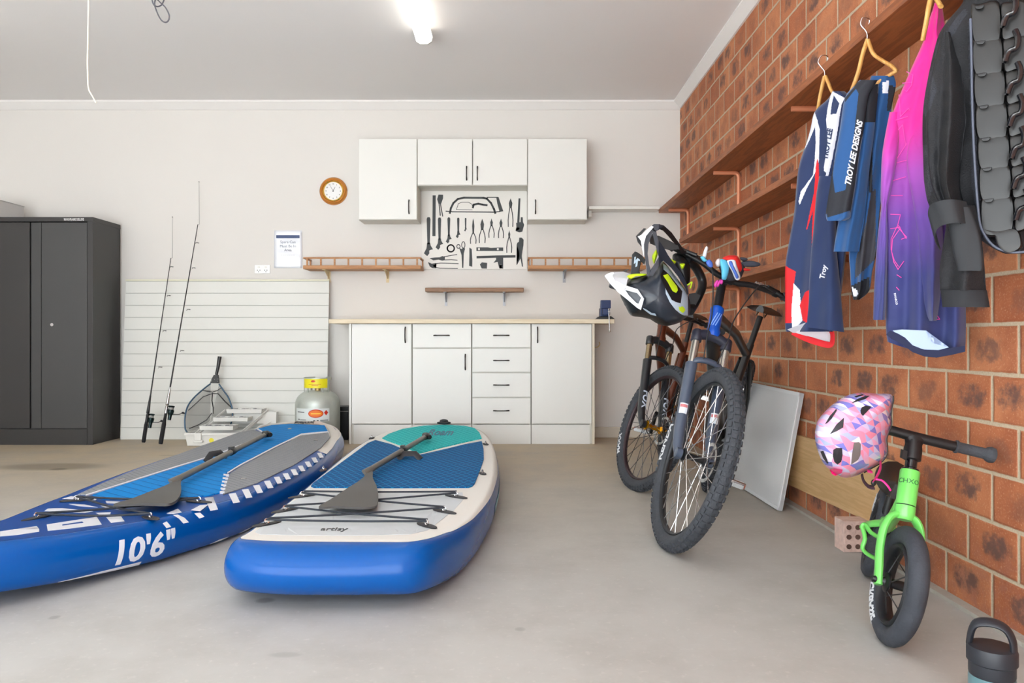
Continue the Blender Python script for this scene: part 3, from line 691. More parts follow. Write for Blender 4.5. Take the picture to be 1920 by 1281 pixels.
# ---------------------------------------------------------------- tackle box
t = thing('tackle_box', 'open white cantilever tackle box with three stepped trays on the floor', 'tackle box', (-2.2, 5.65, 0))
y0 = 5.53; xa, xb = -2.425, -1.99
def tray(name, x0, x1, ya, yb2, za, zb3, taper, m_):
    o = taper; w_ = .006
    m = MB()
    lo = [(x0 + o, ya + o, za), (x1 - o, ya + o, za), (x1 - o, yb2 - o, za), (x0 + o, yb2 - o, za)]
    hi = [(x0, ya, zb3), (x1, ya, zb3), (x1, yb2, zb3), (x0, yb2, zb3)]
    hi2 = [(x0 + w_, ya + w_, zb3), (x1 - w_, ya + w_, zb3), (x1 - w_, yb2 - w_, zb3), (x0 + w_, yb2 - w_, zb3)]
    lo2 = [(x0 + o + w_, ya + o + w_, za + w_), (x1 - o - w_, ya + o + w_, za + w_), (x1 - o - w_, yb2 - o - w_, za + w_), (x0 + o + w_, yb2 - o - w_, za + w_)]
    m.add(lo + hi + hi2 + lo2, [(3, 2, 1, 0)] + [(i, (i + 1) % 4, 4 + (i + 1) % 4, 4 + i) for i in range(4)] + [(4 + i, 4 + (i + 1) % 4, 8 + (i + 1) % 4, 8 + i) for i in range(4)] + [(8 + i, 8 + (i + 1) % 4, 12 + (i + 1) % 4, 12 + i) for i in range(4)] + [(12, 13, 14, 15)])
    return obj(name, m, m_, t, bevel=.002)
tray('base', xa, xb, y0, y0 + .22, .003, .10, .012, M_pw)
obj('rim', MB().box((xa - .004, y0 - .006, .082), (xb + .004, y0 + .0, .097)), M_pw, t, bevel=.002)
obj('latch', MB().box((xa + .075, y0 - .014, .045), (xa + .125, y0 - .004, .1)).box((xa + .065, y0 - .01, .03), (xa + .135, y0 - .001, .048)), M_pw, t, bevel=.003)
obj('sticker', MB().lathe([(0, .001), (.018, .001), (.018, -.003)], (xa + .195, y0 + .004, .045), (0, -1, 0), 16), mat('sticker_yellow', rgb(232, 220, 60), .5), t)
M_gear = mat('small_tackle_parts', rgb(96, 100, 108), .4, noise=.7, nscale=60)
for i, (dx, dy, z) in enumerate(((.085, .05, .115), (.155, .13, .17), (.225, .21, .225))):
    tx0, tx1 = xa + dx, xa + dx + .255 + .01 * i
    tray('tray', tx0, tx1, y0 + dy, y0 + dy + .11, z, z + .032, .004, M_pw)
    m = MB()
    for k in range(9):
        a = tx0 + .02 + (tx1 - tx0 - .04) * k / 8; m.obox((a, y0 + dy + .05 + .02 * math.sin(k * 2.3), z + .022), (.010, .004 * math.sin(k), 0), (0, .02, 0), (0, 0, .008))
    o_ = obj('tackle_pieces', m, M_gear, t); o_['kind'] = 'stuff'
for xx in (xa + .06, xa + .39):
    for (a, b) in (((0, .04, .09), (.19, .25, .245)), ((.03, .06, .09), (.155, .2, .2))):
        k = .8 if xx > xa + .2 else 1
        A_ = Vector((xx + a[0] * .7, y0 + a[1], a[2])); B_ = Vector((xx + b[0] * .75, y0 + b[1], b[2])); dv = (B_ - A_).normalized()
        obj('hinge_arm', MB().obox((A_ + B_) / 2, dv * (B_ - A_).length / 2, Vector((.002, 0, 0)), dv.cross(Vector((1, 0, 0))).normalized() * .009), M_pw, t, bevel=.001)
tray('lid', xa + .27, xa + .60, y0 + .25, y0 + .30, .14, .23, .004, M_pw)
obj('lid_strut', MB().tube([(xa + .43, y0 + .2, .09), (xa + .56, y0 + .26, .16)], .007, 8), M_pw, t)
t = thing('hand_pump', 'black hand pump lying behind the tackle box beside the blue board', 'pump', (-2.0, 5.8, 0))
obj('barrel', MB().tube([(-2.02, 5.82, .03), (-1.88, 5.76, .03)], .022, 14).tube([(-1.99, 5.82, .055), (-1.93, 5.8, .075), (-1.90, 5.78, .055)], .009, 8), M_blk, t, smooth=True)
obj('hose', MB().tube(crom([(-2.02, 5.82, .03), (-2.07, 5.80, .02), (-2.1, 5.83, .02), (-2.05, 5.86, .016)], 6, False), .010, 8), M_blk, t, smooth=True)

# ---------------------------------------------------------------- gas bottle
gx, gy = px(594.5, 0, 5.68).x, 5.70
t = thing('gas_bottle', 'silver gas bottle with yellow collar label beside the base cabinets', 'gas bottle', (gx, gy, 0))
M_gas = mat('galvanised_grey', rgb(190, 196, 188), .38, .35, noise=.08, nscale=30)
R_ = .167; prof = [(.0, .03), (.10, .03), (.15, .055), (R_, .10), (R_, .30)]
for i in range(1, 10): prof.append((R_ * math.cos(i / 9 * PI / 2 * .82), .30 + .105 * math.sin(i / 9 * PI / 2)))
prof += [(.03, .405), (.0, .405)]
obj('tank', MB().lathe(prof, (gx, gy, 0), (0, 0, 1), 40), M_gas, t, smooth=True)
obj('foot_ring', MB().lathe([(.11, 0), (.115, 0), (.12, .045), (.112, .045), (.11, 0)], (gx, gy, 0), (0, 0, 1), 32), M_gas, t, smooth=True)
def arcband(r, z0, z1, a0, a1, th=.003, n=20, zf=None):
    m = MB(); vs_ = []
    for i in range(n + 1):
        a = a0 + (a1 - a0) * i / n
        for rr in (r, r + th):
            for z in (z0, z1): vs_.append((gx + rr * math.sin(a), gy - rr * math.cos(a), z))
    fs_ = [(0, 1, 3, 2), (4 * n, 4 * n + 2, 4 * n + 3, 4 * n + 1)]
    for i in range(n):
        b = 4 * i; fs_ += [(b, b + 4, b + 5, b + 1), (b + 2, b + 3, b + 7, b + 6), (b, b + 2, b + 6, b + 4), (b + 1, b + 5, b + 7, b + 3)]
    return m.add(vs_, fs_)
cr = .098
m = arcband(cr, .485, .505, -2.7, 2.7, .004, 30)
for a in (-1.15, -.55, .62, 1.2, 2.4, -2.4):
    m.add(*((lambda b: (b.v, b.f))(arcband(cr, .385, .49, a - .07, a + .07, .004, 3))))
obj('collar', m, M_gas, t, smooth=True)
M_yel = mat('label_yellow', rgb(240, 226, 30), .4)
lb = obj('collar_label', arcband(cr + .0045, .428, .497, -1.0, 1.0, .0015, 24), M_yel, t)
M_red = mat('label_red', rgb(206, 50, 30), .4); M_or = mat('label_orange', rgb(240, 120, 20), .4)
def cyl(r, z0, a0=0.0):
    return lambda u, v, h: Vector((gx + (r + h) * math.sin(a0 + u / r), gy - (r + h) * math.cos(a0 + u / r), z0 + v))
def ell(a, b, n=24, cx_=0, cy_=0): return [(cx_ + a * math.cos(2 * PI * i / n), cy_ + b * math.sin(2 * PI * i / n)) for i in range(n)]
obj('label_print', patch([ell(.017, .008, 16, -.008, .016)] + [[(-.045, -.006), (.05, -.006), (.05, -.009), (-.045, -.009)], [(-.02, -.016), (.03, -.016), (.03, -.019), (-.02, -.019)]], cyl(cr + .006, .464), .01, 0, .0008), M_red, lb)
obj('valve', MB().lathe([(.022, .40), (.022, .43), (.012, .435), (.012, .455), (.028, .458), (.028, .472), (0, .474)], (gx, gy, 0), (0, 0, 1), 16), M_brass, t, smooth=True)
wl = obj('body_label', patch([[(-.15, -.05), (.13, -.05), (.13, .045), (-.15, .045)]], cyl(R_ + .0005, .235, .0), .012, 0, .001), mat('label_silver', rgb(222, 228, 226), .35), t)
obj('oval_badge', patch([ell(.056, .031, 28)], cyl(R_ + .0015, .243, .17), .01, 0, .0008), M_red, wl)
obj('oval_badge', patch([ell(.050, .025, 28)], cyl(R_ + .0025, .243, .17), .01, 0, .0008), M_or, wl)
tx = text2d('KWIK-GAS', .02, align='CENTER', bold=.0006)
obj('badge_bar', patch([[(-.036, -.004), (.036, -.004), (.036, .004), (-.036, .004)]], cyl(R_ + .0035, .243, .17), .01, 0, .0006), mat('label_gold', rgb(255, 196, 60), .4), wl)
obj('hazard_diamond', patch([[(-.016, 0), (0, -.02), (.016, 0), (0, .02)]], cyl(R_ + .0015, .248, .62), .01, 0, .0008), M_red, wl)
for P_ in ([[(-.125, -.04), (-.105, -.04), (-.105, -.034), (-.125, -.034)], [(-.10, -.041), (-.045, -.041), (-.045, -.037), (-.10, -.037)], [(.01, -.04), (.025, -.04), (.025, -.048), (.01, -.048)], [(.035, -.04), (.05, -.04), (.05, -.048), (.035, -.048)], [(-.13, .02), (-.06, .02), (-.06, .015), (-.13, .015)], [(.06, -.045), (.12, -.045), (.12, -.04), (.06, -.04)]]): obj('small_print', patch([P_], cyl(R_ + .0015, .235, .0), .01, 0, .0008), M_sil, wl)
bx0, bx1 = px(630, 0, 5.9).x, px(654, 0, 5.9).x
t = thing('storage_tub', 'black lidded tub between the gas bottle and the base cabinets', 'tub', ((bx0 + bx1) / 2, 5.94, 0))
obj('tub', MB().prism([(bx0 - .015, 5.885, .0), (bx1 - .004, 5.885, .0), (bx1 - .002, 5.885, .222), (bx0 - .02, 5.885, .222)], (0, .12, 0)), M_blk, t, bevel=.004)
obj('lid', MB().box((bx0 - .025, 5.877, .235), (bx1, 6.01, .262)).box((bx0 - .022, 5.881, .2225), (bx1 - .002, 6.006, .2345)), M_blk, t, bevel=.002)
obj('lid_seam', MB().box((bx0 - .02, 5.878, .224), (bx1 - .0015, 5.882, .229)), M_tip, t)

# ---------------------------------------------------------------- inflatable paddle boards
M_blue = mat('board_blue', rgb(0, 80, 158), .24, spec=.32, noise=.06, nscale=5)
M_dkb = mat('board_grey_blue', rgb(112, 116, 168), .35)
M_bw = mat('board_white', rgb(234, 234, 236), .35, noise=.02)
def board(label, out_pts, dz, bulge, T, loc, sub=10, nose=0.0):
    """out_pts: deck edge outline (x,y) anticlockwise from above; dz(y): deck height"""
    O = crom(out_pts, sub); n = len(O)
    N = []
    for i in range(n):
        a, b = O[(i - 1) % n], O[(i + 1) % n]; dx, dy = b[0] - a[0], b[1] - a[1]; L = math.hypot(dx, dy) or 1
        N.append((dy / L, -dx / L))
    def rail(f, phi, h=0.0):
        i = int(math.floor(f)) % n; j = (i + 1) % n; u = f - math.floor(f)
        x = O[i][0] * (1 - u) + O[j][0] * u; y = O[i][1] * (1 - u) + O[j][1] * u
        nx = N[i][0] * (1 - u) + N[j][0] * u; ny = N[i][1] * (1 - u) + N[j][1] * u
        bb = bulge + nose * max(0.0, -ny) ** 2 * max(0.0, 1 - ((x + .575) / .36) ** 2) ** .6; r = (bb + h) * math.cos(phi); zc = dz(y) - T / 2
        return Vector((x + nx * r, y + ny * r, zc + (T / 2) * math.sin(phi) + h * math.sin(phi)))
    K = 18; hull = MB(); vs_ = []
    phis = [PI / 2 - PI * k / K for k in range(K + 1)]
    for ph in phis:
        for i in range(n): vs_.append(rail(i, ph))
    fs_ = [(k * n + i, k * n + (i + 1) % n, (k + 1) * n + (i + 1) % n, (k + 1) * n + i) for k in range(K) for i in range(n)]
    fs_.append(tuple(K * n + i for i in range(n)))
    hull.add(vs_, fs_)
    ys = [p[1] for p in O]; ya, yb = min(ys), max(ys)
    def crossx(y):
        xs = []
        for i in range(n):
            a, b = O[i], O[(i + 1) % n]
            if (a[1] - y) * (b[1] - y) <= 0 and abs(a[1] - b[1]) > 1e-9: xs.append(a[0] + (b[0] - a[0]) * (y - a[1]) / (b[1] - a[1]))
        return (min(xs), max(xs)) if xs else None
    dk = MB(); vs_ = []; NR = 60; NC = 8
    for r in range(NR + 1):
        t_ = (1 - math.cos(PI * r / NR)) / 2; y = ya + 1e-4 + (yb - ya - 2e-4) * t_; c = crossx(y)
        for k in range(NC + 1): vs_.append((c[0] + (c[1] - c[0]) * k / NC, y, dz(y) + .0006))
    dk.add(vs_, [(r * (NC + 1) + k, r * (NC + 1) + k + 1, (r + 1) * (NC + 1) + k + 1, (r + 1) * (NC + 1) + k) for r in range(NR) for k in range(NC)])
    t = thing('paddle_board', label, 'paddle board', loc)
    return t, hull, dk, O, rail, n
def deckmap(dz):
    def fn(a, b, h=0.0):
        d = 4.0
        for _ in range(12):
            p = px(a, b, d); d = F * (H - dz(d)) / (b - 635.0)
        p = px(a, b, d); p.z = dz(p.y) + h; return p
    return fn
def slope(pts):
    def f(y):
        if y <= pts[0][0]: return pts[0][1]
        for (a, b), (c, d) in zip(pts[:-1], pts[1:]):
            if y <= c:
                u = (y - a) / (c - a); u = u * u * (3 - 2 * u) if False else u
                return b + (d - b) * u
        return pts[-1][1]
    return f
def pattern(name, c1, c2, kind, k, rot=0.0):
    g = NG(name, .7); g.b.inputs['Specular IOR Level'].default_value = .2; x, y = g.sep.outputs[0], g.sep.outputs[1]
    ca, sa = math.cos(rot), math.sin(rot)
    u = g.math('ADD', g.math('MULTIPLY', x, ca), g.math('MULTIPLY', y, sa)); v = g.math('SUBTRACT', g.math('MULTIPLY', y, ca), g.math('MULTIPLY', x, sa))
    if kind == 'diamond':
        a = g.math('ABSOLUTE', g.math('SINE', g.math('MULTIPLY', g.math('ADD', u, g.math('MULTIPLY', v, .55)), k)))
        b = g.math('ABSOLUTE', g.math('SINE', g.math('MULTIPLY', g.math('SUBTRACT', u, g.math('MULTIPLY', v, .55)), k)))
        f = g.math('MINIMUM', a, b)
        g.col(g.mix(g.ss(f, .12, .34, 1.0, 0.0), c1, c2)); g.bump(g.ss(f, .05, .5), .5, .003)
    else:
        f = g.math('ABSOLUTE', g.math('SINE', g.math('MULTIPLY', u, k)))
        if kind == 'cross':
            f2 = g.math('ABSOLUTE', g.math('SINE', g.math('MULTIPLY', v, k))); f = g.math('MINIMUM', f, f2)
        g.col(g.mix(g.ss(f, .04, .26, 1.0, 0.0), c1, c2)); g.bump(g.ss(f, .02, .5), .6, .004)
    return g.m
# --- right board (white deck)
dz1 = slope([(2.25, .192), (2.45, .168), (2.7, .156), (3.2, .15), (4.2, .155), (5.0, .178), (5.7, .2)])
D1 = deckmap(dz1)
edge1 = [(453.7, 1011), (520, 1015.5), (620, 1016.5), (710, 1016.5), (785.6, 1014), (835, 1000), (870, 978), (893, 952), (909, 927.5), (919, 902), (923.5, 880), (923.5, 858), (920, 838), (911, 818), (896, 806), (870, 799), (836, 796.6), (795, 798), (755, 803), (722, 811.5), (695, 823.5), (660, 846), (620, 879), (577.5, 915), (530, 953), (485, 986), (462, 1002)]
e1 = [tuple(D1(a, b))[:2] for a, b in edge1]
t, hull, dk, O1, rail1, n1_ = board('white-decked inflatable paddle board with teal pad and blue rails', e1, dz1, .034, .152, (-.5, 4.0, 0), 6, .065)
obj('hull', hull, M_blue, t, smooth=True)
deck = obj('deck', dk, M_bw, t, smooth=True)
# white shoulder rolling onto the rail
def band(rail, n, f0, f1, ph0, ph1, m_, name, par, steps=None, h=.0012, k=6):
    m = MB(); steps = steps or int(abs(f1 - f0)); vs_ = []
    for i in range(steps + 1):
        f = f0 + (f1 - f0) * i / steps
        a0 = ph0(i / steps) if callable(ph0) else ph0; a1 = ph1(i / steps) if callable(ph1) else ph1
        for j in range(k + 1): vs_.append(rail(f, a0 + (a1 - a0) * j / k, h))
    m.add(vs_, [(i * (k + 1) + j, i * (k + 1) + j + 1, (i + 1) * (k + 1) + j + 1, (i + 1) * (k + 1) + j) for i in range(steps) for j in range(k)])
    return obj(name, m, m_, par, smooth=True)
band(rail1, n1_, 5 * 6, 15 * 6, PI / 2, lambda u: PI / 2 - .75 * math.sin(PI * u) ** .6, M_bw, 'shoulder_band', t)
band(rail1, n1_, 9 * 6 - 4, 9 * 6 + 10, lambda u: .1, lambda u: -.75, mat('board_teal_badge', rgb(120, 190, 205), .35), 'rail_badge', t)
def z2(a, b): return (420 + a / 3.556, 770 + b / 3.556)
def pad(name, P, m_, D_, par, zf, h=.005, g_=30):
    return obj(name, patch([[zf(*p) for p in P]], D_, g_, .0007, h), m_, par)
M_lg = mat('board_pale_grey', rgb(206, 212, 217), .4)
pad('nose_panel', [(560, 548), (1590, 548), (1598, 592), (1530, 670), (1425, 750), (1360, 800), (1240, 828), (900, 836), (500, 834), (240, 828), (206, 812), (300, 735), (450, 615)], M_lg, D1, t, z2, .0014)
M_pb = pattern('pad_navy_diamond', rgb(0, 82, 142), rgb(20, 130, 186), 'diamond', 78)
M_pt = pattern('pad_teal_diamond', rgb(14, 182, 186), rgb(80, 220, 218), 'diamond', 78)
pad('traction_pad', [(1010, 202), (1120, 232), (1235, 282), (1300, 303), (1480, 262), (1600, 232), (1718, 210), (1730, 260), (1732, 330), (1700, 420), (1672, 492), (1655, 510), (1630, 518), (1100, 520), (600, 518), (580, 510), (600, 488), (800, 340), (960, 222)], M_pb, D1, t, z2, .006)
pad('traction_pad', [(1055, 188), (1100, 160), (1190, 128), (1330, 106), (1470, 100), (1600, 106), (1670, 122), (1702, 150), (1718, 190), (1600, 215), (1450, 250), (1300, 290), (1190, 240), (1090, 204)], M_pt, D1, t, z2, .006)
M_nv = mat('script_navy', rgb(20, 96, 130), .5)
tx = text2d('Roam', 60, bold=1.5, sx=1.2); tx['v'] = [z2(1350 + a + .7 * b, 170 - b * .9) for a, b in tx['v']]
obj('lettering', patch([tx], D1, 12, .006, .0075), M_nv, t)
m = MB(); tx = text2d('artisy', 42, sx=1.9, bold=.6); tx['v'] = [z2(640 + a + .5 * b, 808 - b * .75) for a, b in tx['v']]
obj('lettering', patch([tx], D1, 12, .0016, .0042), M_sil, t)
M_strap = mat('patch_black', rgb(46, 46, 50), .55)
def dring(D_, a, b, dx, dy, par, L=.12, W=.035):
    c = D_(a, b, .002); dv = (D_(a + dx, b + dy, .002) - c).normalized(); s_ = Vector((-dv.y, dv.x, 0))
    P = [c + dv * L / 2 * math.cos(2 * PI * i / 20) + s_ * W / 2 * math.sin(2 * PI * i / 20) for i in range(20)]
    pt = obj('anchor_patch', MB().prism(P, (0, 0, .004)), M_strap, par, bevel=.001)
    q = c + Vector((0, 0, .011)) - dv * .0
    obj('ring', MB().torus(q, s_, .009, .0024, 20, 6), M_chrome, pt, smooth=True)
    return c + Vector((0, 0, .017)) - dv * 0
LL = [dring(D1, *z2(520, 578), 30, -4, t), dring(D1, *z2(408, 672), 30, -6, t), dring(D1, *z2(285, 764), 30, -6, t)]
RR = [dring(D1, *z2(1548, 580), 30, 5, t), dring(D1, *z2(1470, 680), 30, 6, t), dring(D1, *z2(1352, 774), 30, 9, t)]
M_cord = mat('bungee_navy', rgb(38, 44, 54), .6)
def cord(a, b, r=.0038, sag=.003, off=(0, 0, 0)):
    a = a + Vector(off); b = b + Vector(off); n = 10
    return [a.lerp(b, i / n) - Vector((0, 0, sag * math.sin(PI * i / n))) for i in range(n + 1)]
seq = [LL[0], RR[0], LL[1], RR[2], LL[2]]; seq2 = [LL[0], RR[1], LL[2]]
for (a, b) in ((LL[0] + Vector((.0, .03, 0)), RR[0] + Vector((0, .03, 0))), (LL[0], RR[1] + Vector((0, .01, 0))), (LL[1] + Vector((0, .01, 0)), RR[0]), (LL[1], RR[2] + Vector((0, .02, 0))), (LL[2] + Vector((0, .02, 0)), RR[1]), (LL[2], RR[2])):
    obj('bungee_cord', MB().tube(cord(a, b), .0038, 8), M_cord, t, smooth=True)
for (a, b, dx, dy) in ((1745, 228, 26, 14), (1725, 425, 28, 18), (985, 188, -20, 10), (662, 402, -20, 12)):
    dring(D1, *z2(a, b), dx, dy, t, .07, .03)
hc = D1(*z2(1235, 335), .006)
obj('carry_handle', MB().tube([hc + Vector((-.06, .0, .002)), hc + Vector((-.03, .01, .03)), hc + Vector((.03, .01, .03)), hc + Vector((.06, .0, .002))], (.018, .006), 10), M_strap, t, smooth=True)
vq = D1(832, 799, .001)
obj('tail_badge', MB().tube([vq + Vector((.085 * math.cos(i * PI / 12), .03 * math.sin(i * PI / 12), 0)) for i in range(24)], .004, 6, True).ball(vq + Vector((0, .01, .02)), (.05, .02, .012)).ball(vq + Vector((0, .012, .034)), (.03, .015, .012)), M_strap, t, smooth=True)

# --- left board (blue, white graphics)
dz2 = slope([(2.1, .212), (2.35, .185), (2.65, .162), (3.1, .152), (4.2, .152), (5.0, .17), (5.6, .192)])
D2 = deckmap(dz2)
e2 = [(-1.62, 2.12), (-1.50, 2.23), (-1.375, 2.42), (-1.245, 2.69), (-1.135, 2.99), (-1.075, 3.4), (-1.05, 3.85), (-1.075, 4.35), (-1.13, 4.8), (-1.21, 5.12), (-1.31, 5.34), (-1.44, 5.46), (-1.57, 5.44), (-1.70, 5.28), (-1.80, 4.98), (-1.855, 4.5), (-1.87, 3.9), (-1.86, 3.4), (-1.83, 3.0), (-1.79, 2.68), (-1.745, 2.4), (-1.69, 2.2)]
t, hull, dk, O2, rail2, n2_ = board('blue inflatable paddle board marked 10\'6" with grey and bright blue pads', e2, dz2, .045, .15, (-1.45, 4.0, 0), 8)
XB = t
obj('hull', hull, M_blue, t, smooth=True)
obj('deck', dk, mat('deck_blue', rgb(2, 70, 150), .4, spec=.3), t, smooth=True)
def z1(a, b): return (a / 2.909, 760 + b / 2.909)
M_pg = pattern('pad_grey_lines', rgb(150, 153, 157), rgb(118, 122, 130), 'cross', 120, .78)
M_pc = pattern('pad_bright_blue', rgb(0, 134, 214), rgb(0, 98, 176), 'line', 60, .9)
pad('traction_pad', [(425, 492), (560, 430), (700, 372), (1000, 262), (1300, 153), (1385, 137), (1438, 158), (1380, 190), (1200, 262), (900, 355), (700, 420), (490, 492)], M_pg, D2, t, z1, .005)
pad('traction_pad', [(505, 494), (700, 430), (900, 366), (1200, 273), (1380, 200), (1452, 158), (1405, 132), (1480, 112), (1590, 105), (1770, 113), (1788, 146), (1640, 158), (1500, 225), (1300, 330), (1236, 372), (1222, 430), (1200, 482), (1140, 497), (1000, 508), (560, 517)], M_pc, D2, t, z1, .005)
pad('traction_pad', [(1650, 168), (1790, 152), (1800, 178), (1750, 236), (1600, 332), (1400, 430), (1215, 492), (1232, 440), (1255, 378), (1320, 336), (1500, 240)], M_pg, D2, t, z1, .005)
M_wg = mat('board_graphic_white', rgb(228, 230, 238), .4)
G = []
G += stroke([z1(*p) for p in ((470, 497), (700, 424), (900, 360), (1200, 267), (1380, 194), (1445, 158), (1405, 134))], 2.0)
G += stroke([z1(*p) for p in ((1790, 149), (1645, 162), (1500, 232), (1310, 332), (1243, 374))], 2.2)
for k in range(6): G += stroke([z1(1222 - k * 4 + 0, 385 + k * 19), z1(1246 - k * 5, 387 + k * 19)], 3.0)
# slanted blocks along the right edge
blk = [(1150, 545, 30, 60), (1275, 512, 26, 44), (1345, 487, 24, 40), (1405, 462, 23, 36), (1463, 437, 22, 34), (1515, 413, 20, 31), (1562, 392, 19, 28), (1604, 369, 18, 27), (1643, 348, 17, 25), (1680, 325, 17, 24), (1715, 302, 16, 23), (1746, 276, 15, 22)]
for (x, y, w_, h_) in blk: obj('graphic_block', patch([[z1(x - w_ * 1.1, y - h_ * .62), z1(x + w_ * .4, y - h_ * .72), z1(x + w_ * 1.3, y + h_ * .42), z1(x - w_ * .1, y + h_ * .55)]], D2, 0, .0008, .0016), M_wg, t)
tail = [(1768, 252), (1800, 200), (1806, 165), (1788, 125), (1745, 104), (1600, 97), (1440, 112), (1400, 124), (1420, 110), (1600, 88), (1740, 88), (1812, 112), (1846, 155), (1840, 190), (1812, 235), (1782, 268)]
obj('tail_band', patch([[z1(*p) for p in tail]], D2, 12, .0008, .0014), mat('board_cream', rgb(228, 222, 216), .4), t)
def z5(a, b): return (a / 4.8, 900 + b / 4.8)
nose = [[(0, 468), (330, 420), (325, 432), (120, 448), (352, 446), (352, 470), (150, 500), (0, 512)],
        [(420, 405), (870, 336), (915, 405), (640, 440), (430, 462)],
        [(955, 340), (1090, 332), (1120, 375), (1000, 390)],
        [(640, 150), (870, 176), (860, 186), (560, 172)], [(950, 192), (1200, 206), (1180, 224), (960, 212)], [(620, 220), (760, 225), (880, 250), (700, 238)], [(905, 236), (1090, 254), (1070, 270), (960, 258)],
        [(430, 262), (560, 258), (840, 286), (760, 300), (400, 284)], [(860, 300), (1000, 294), (990, 314), (900, 318)],
        [(1500, 305), (1600, 262), (1635, 295), (1560, 310)], [(1560, 320), (1600, 316), (1660, 345), (1700, 385), (1650, 395), (1610, 350)],
        [(1465, 395), (1500, 378), (1540, 425), (1500, 438)], [(1720, 275), (1800, 232), (1875, 226), (1800, 285)], [(1750, 305), (1800, 298), (1840, 335), (1795, 350)],
        [(1840, 172), (1920, 155), (1935, 212), (1880, 190)]]
D2s = lambda a, b, h=0.0: D2(max(a, -20), b, h)
for P in nose: obj('nose_graphic', patch([[z5(*p) for p in P]], D2s, 12, .0008, .0016), M_wg, t)
obj('nose_graphic', patch([[z5(560, 408), z5(740, 380), z5(750, 392), z5(690, 398), z5(560, 416)]], D2s, 0, .0017, .0024), MATS['deck_blue'], t)
for G_ in (G[:6], G[6:10]): obj('pad_border', patch(G_, D2, 0, .0008, .0062), M_wg, t)
for G_ in G[10:]: obj('border_dash', patch([G_], D2, 0, .0008, .0062), M_wg, t)
vq = D2(571, 792, .0018)
obj('tail_badge', MB().tube([vq + Vector((.07 * math.cos(i * PI / 12), .035 * math.sin(i * PI / 12), 0)) for i in range(24)], .003, 6, True), M_strap, t, smooth=True)
m = MB(); tx = text2d('AQUA', 7.5, bold=.3, sx=1.7, align='CENTER'); tx['v'] = [(570 + a, 794.5 - b * .55) for a, b in tx['v']]
obj('lettering', patch([tx], D2, 0, .0016, .0026), M_strap, t)
# 10'6" on the rail: find rail parameter nearest a photo pixel
def railparam(x, phi=0.0):
    best = min(range(0, n2_), key=lambda i: abs(rail2(i, phi).x / rail2(i, phi).y * F + 960.5 - x) + (1000 if rail2(i, phi).x > -.9 and False else 0) + (500 if N_right(i) else 0))
    return best
def N_right(i): return not (e2[0][0] - .05 <= O2[i % n2_][0] and i < 6 * 8)
# arc-length table along the right side from the nose tip
acc = [0.0]
for i in range(1, 6 * 8): acc.append(acc[-1] + (rail2(i, 0) - rail2(i - 1, 0)).length)
def f_at(s_):
    for i in range(1, len(acc)):
        if acc[i] >= s_: return i - 1 + (s_ - acc[i - 1]) / (acc[i] - acc[i - 1])
    return len(acc) - 1.0
def s_of(xpx):
    for i in range(1, len(acc)):
        p = rail2(i, 0.3); X = p.x / p.y * F + 960.5
        if X >= xpx: return acc[i]
sa, sb = s_of(207), s_of(320)
tx = text2d('10\'6"', 1.0, shear=.12, bold=.028)
mxx = max(a for a, b in tx['v']); mnx = min(a for a, b in tx['v']); mxy = max(b for a, b in tx['v'])
tx['v'] = [((a - mnx) / (mxx - mnx), b / mxy) for a, b in tx['v']]
def rmap(u, v, h):
    return rail2(f_at(sa + (sb - sa) * u), -.66 + 1.16 * v, h)
obj('lettering', patch([tx], rmap, .05, .0002, .0014), M_wg, t)
def rm2(u, v, h): return rail2(f_at(s_of(100) + u), v, h)
for P_ in ([[(.02, -1.18), (.30, -1.22), (.30, -.88), (.16, -.96)]] + [[(.62 + k * .18, -1.15), (.68 + k * .18, -1.2), (.72 + k * .18, -.98), (.66 + k * .18, -.95)] for k in range(4)]): obj('graphic_stripe', patch([P_], rm2, .03, .0002, .0012), M_wg, t)
# rear rail band and lettering
sl = [(a, b) for a, b in ((8 * 8, 11 * 8 + 2),)]
band(rail2, n2_, 7.0 * 8, 13 * 8, PI / 2, lambda u: PI / 2 - .8 * min(1, u * 3), MATS['board_cream'], 'shoulder_band', t)
m = MB(); tx = text2d('INDIANA', .085, bold=.002, shear=.2)
acc2 = [0.0]
for i in range(1, 60): acc2.append(acc2[-1] + (rail2(8.4 * 8 + i * .5, .2) - rail2(8.4 * 8 + (i - 1) * .5, .2)).length)
def f2(s_):
    for i in range(1, len(acc2)):
        if acc2[i] >= s_: return 8.4 * 8 + (i - 1 + (s_ - acc2[i - 1]) / max(1e-6, acc2[i] - acc2[i - 1])) * .5
    return 8.4 * 8 + 29
obj('lettering', patch([tx], lambda u, v, h: rail2(f2(max(0, u * .9)), -.35 + v / .07 * .85, h), .03, .0002, .0012), M_wg, t)
L2 = [dring(D2, *z5(690, 192), 60, -4, t), dring(D2, *z5(330, 350), 60, -14, t)]
R2 = [dring(D2, *z5(1790, 205), 60, 4, t), dring(D2, *z5(1355, 352), 60, 14, t)]
for (a, b) in ((L2[0], R2[0]), (L2[0], R2[1]), (L2[1], R2[0]), (L2[1], R2[1])):
    obj('bungee_cord', MB().tube(cord(a, b, sag=.008), .0042, 8), M_cord, t, smooth=True)
hc = D2(*z1(1185, 305), .006)
obj('carry_handle', MB().tube([hc + Vector((-.03, -.07, .002)), hc + Vector((-.02, -.03, .035)), hc + Vector((.01, .03, .035)), hc + Vector((.02, .07, .002))], (.006, .018), 10), M_strap, t, smooth=True)
m = MB()
for (a, b) in ((668, 411), (1328, 408), (1580, 133), (1722, 196)):
    q = D2(*z1(a, b), .006); m.ball(q, (.015, .012, .005), 10, 6)
obj('pad_stud', m, M_steel, t, smooth=True)

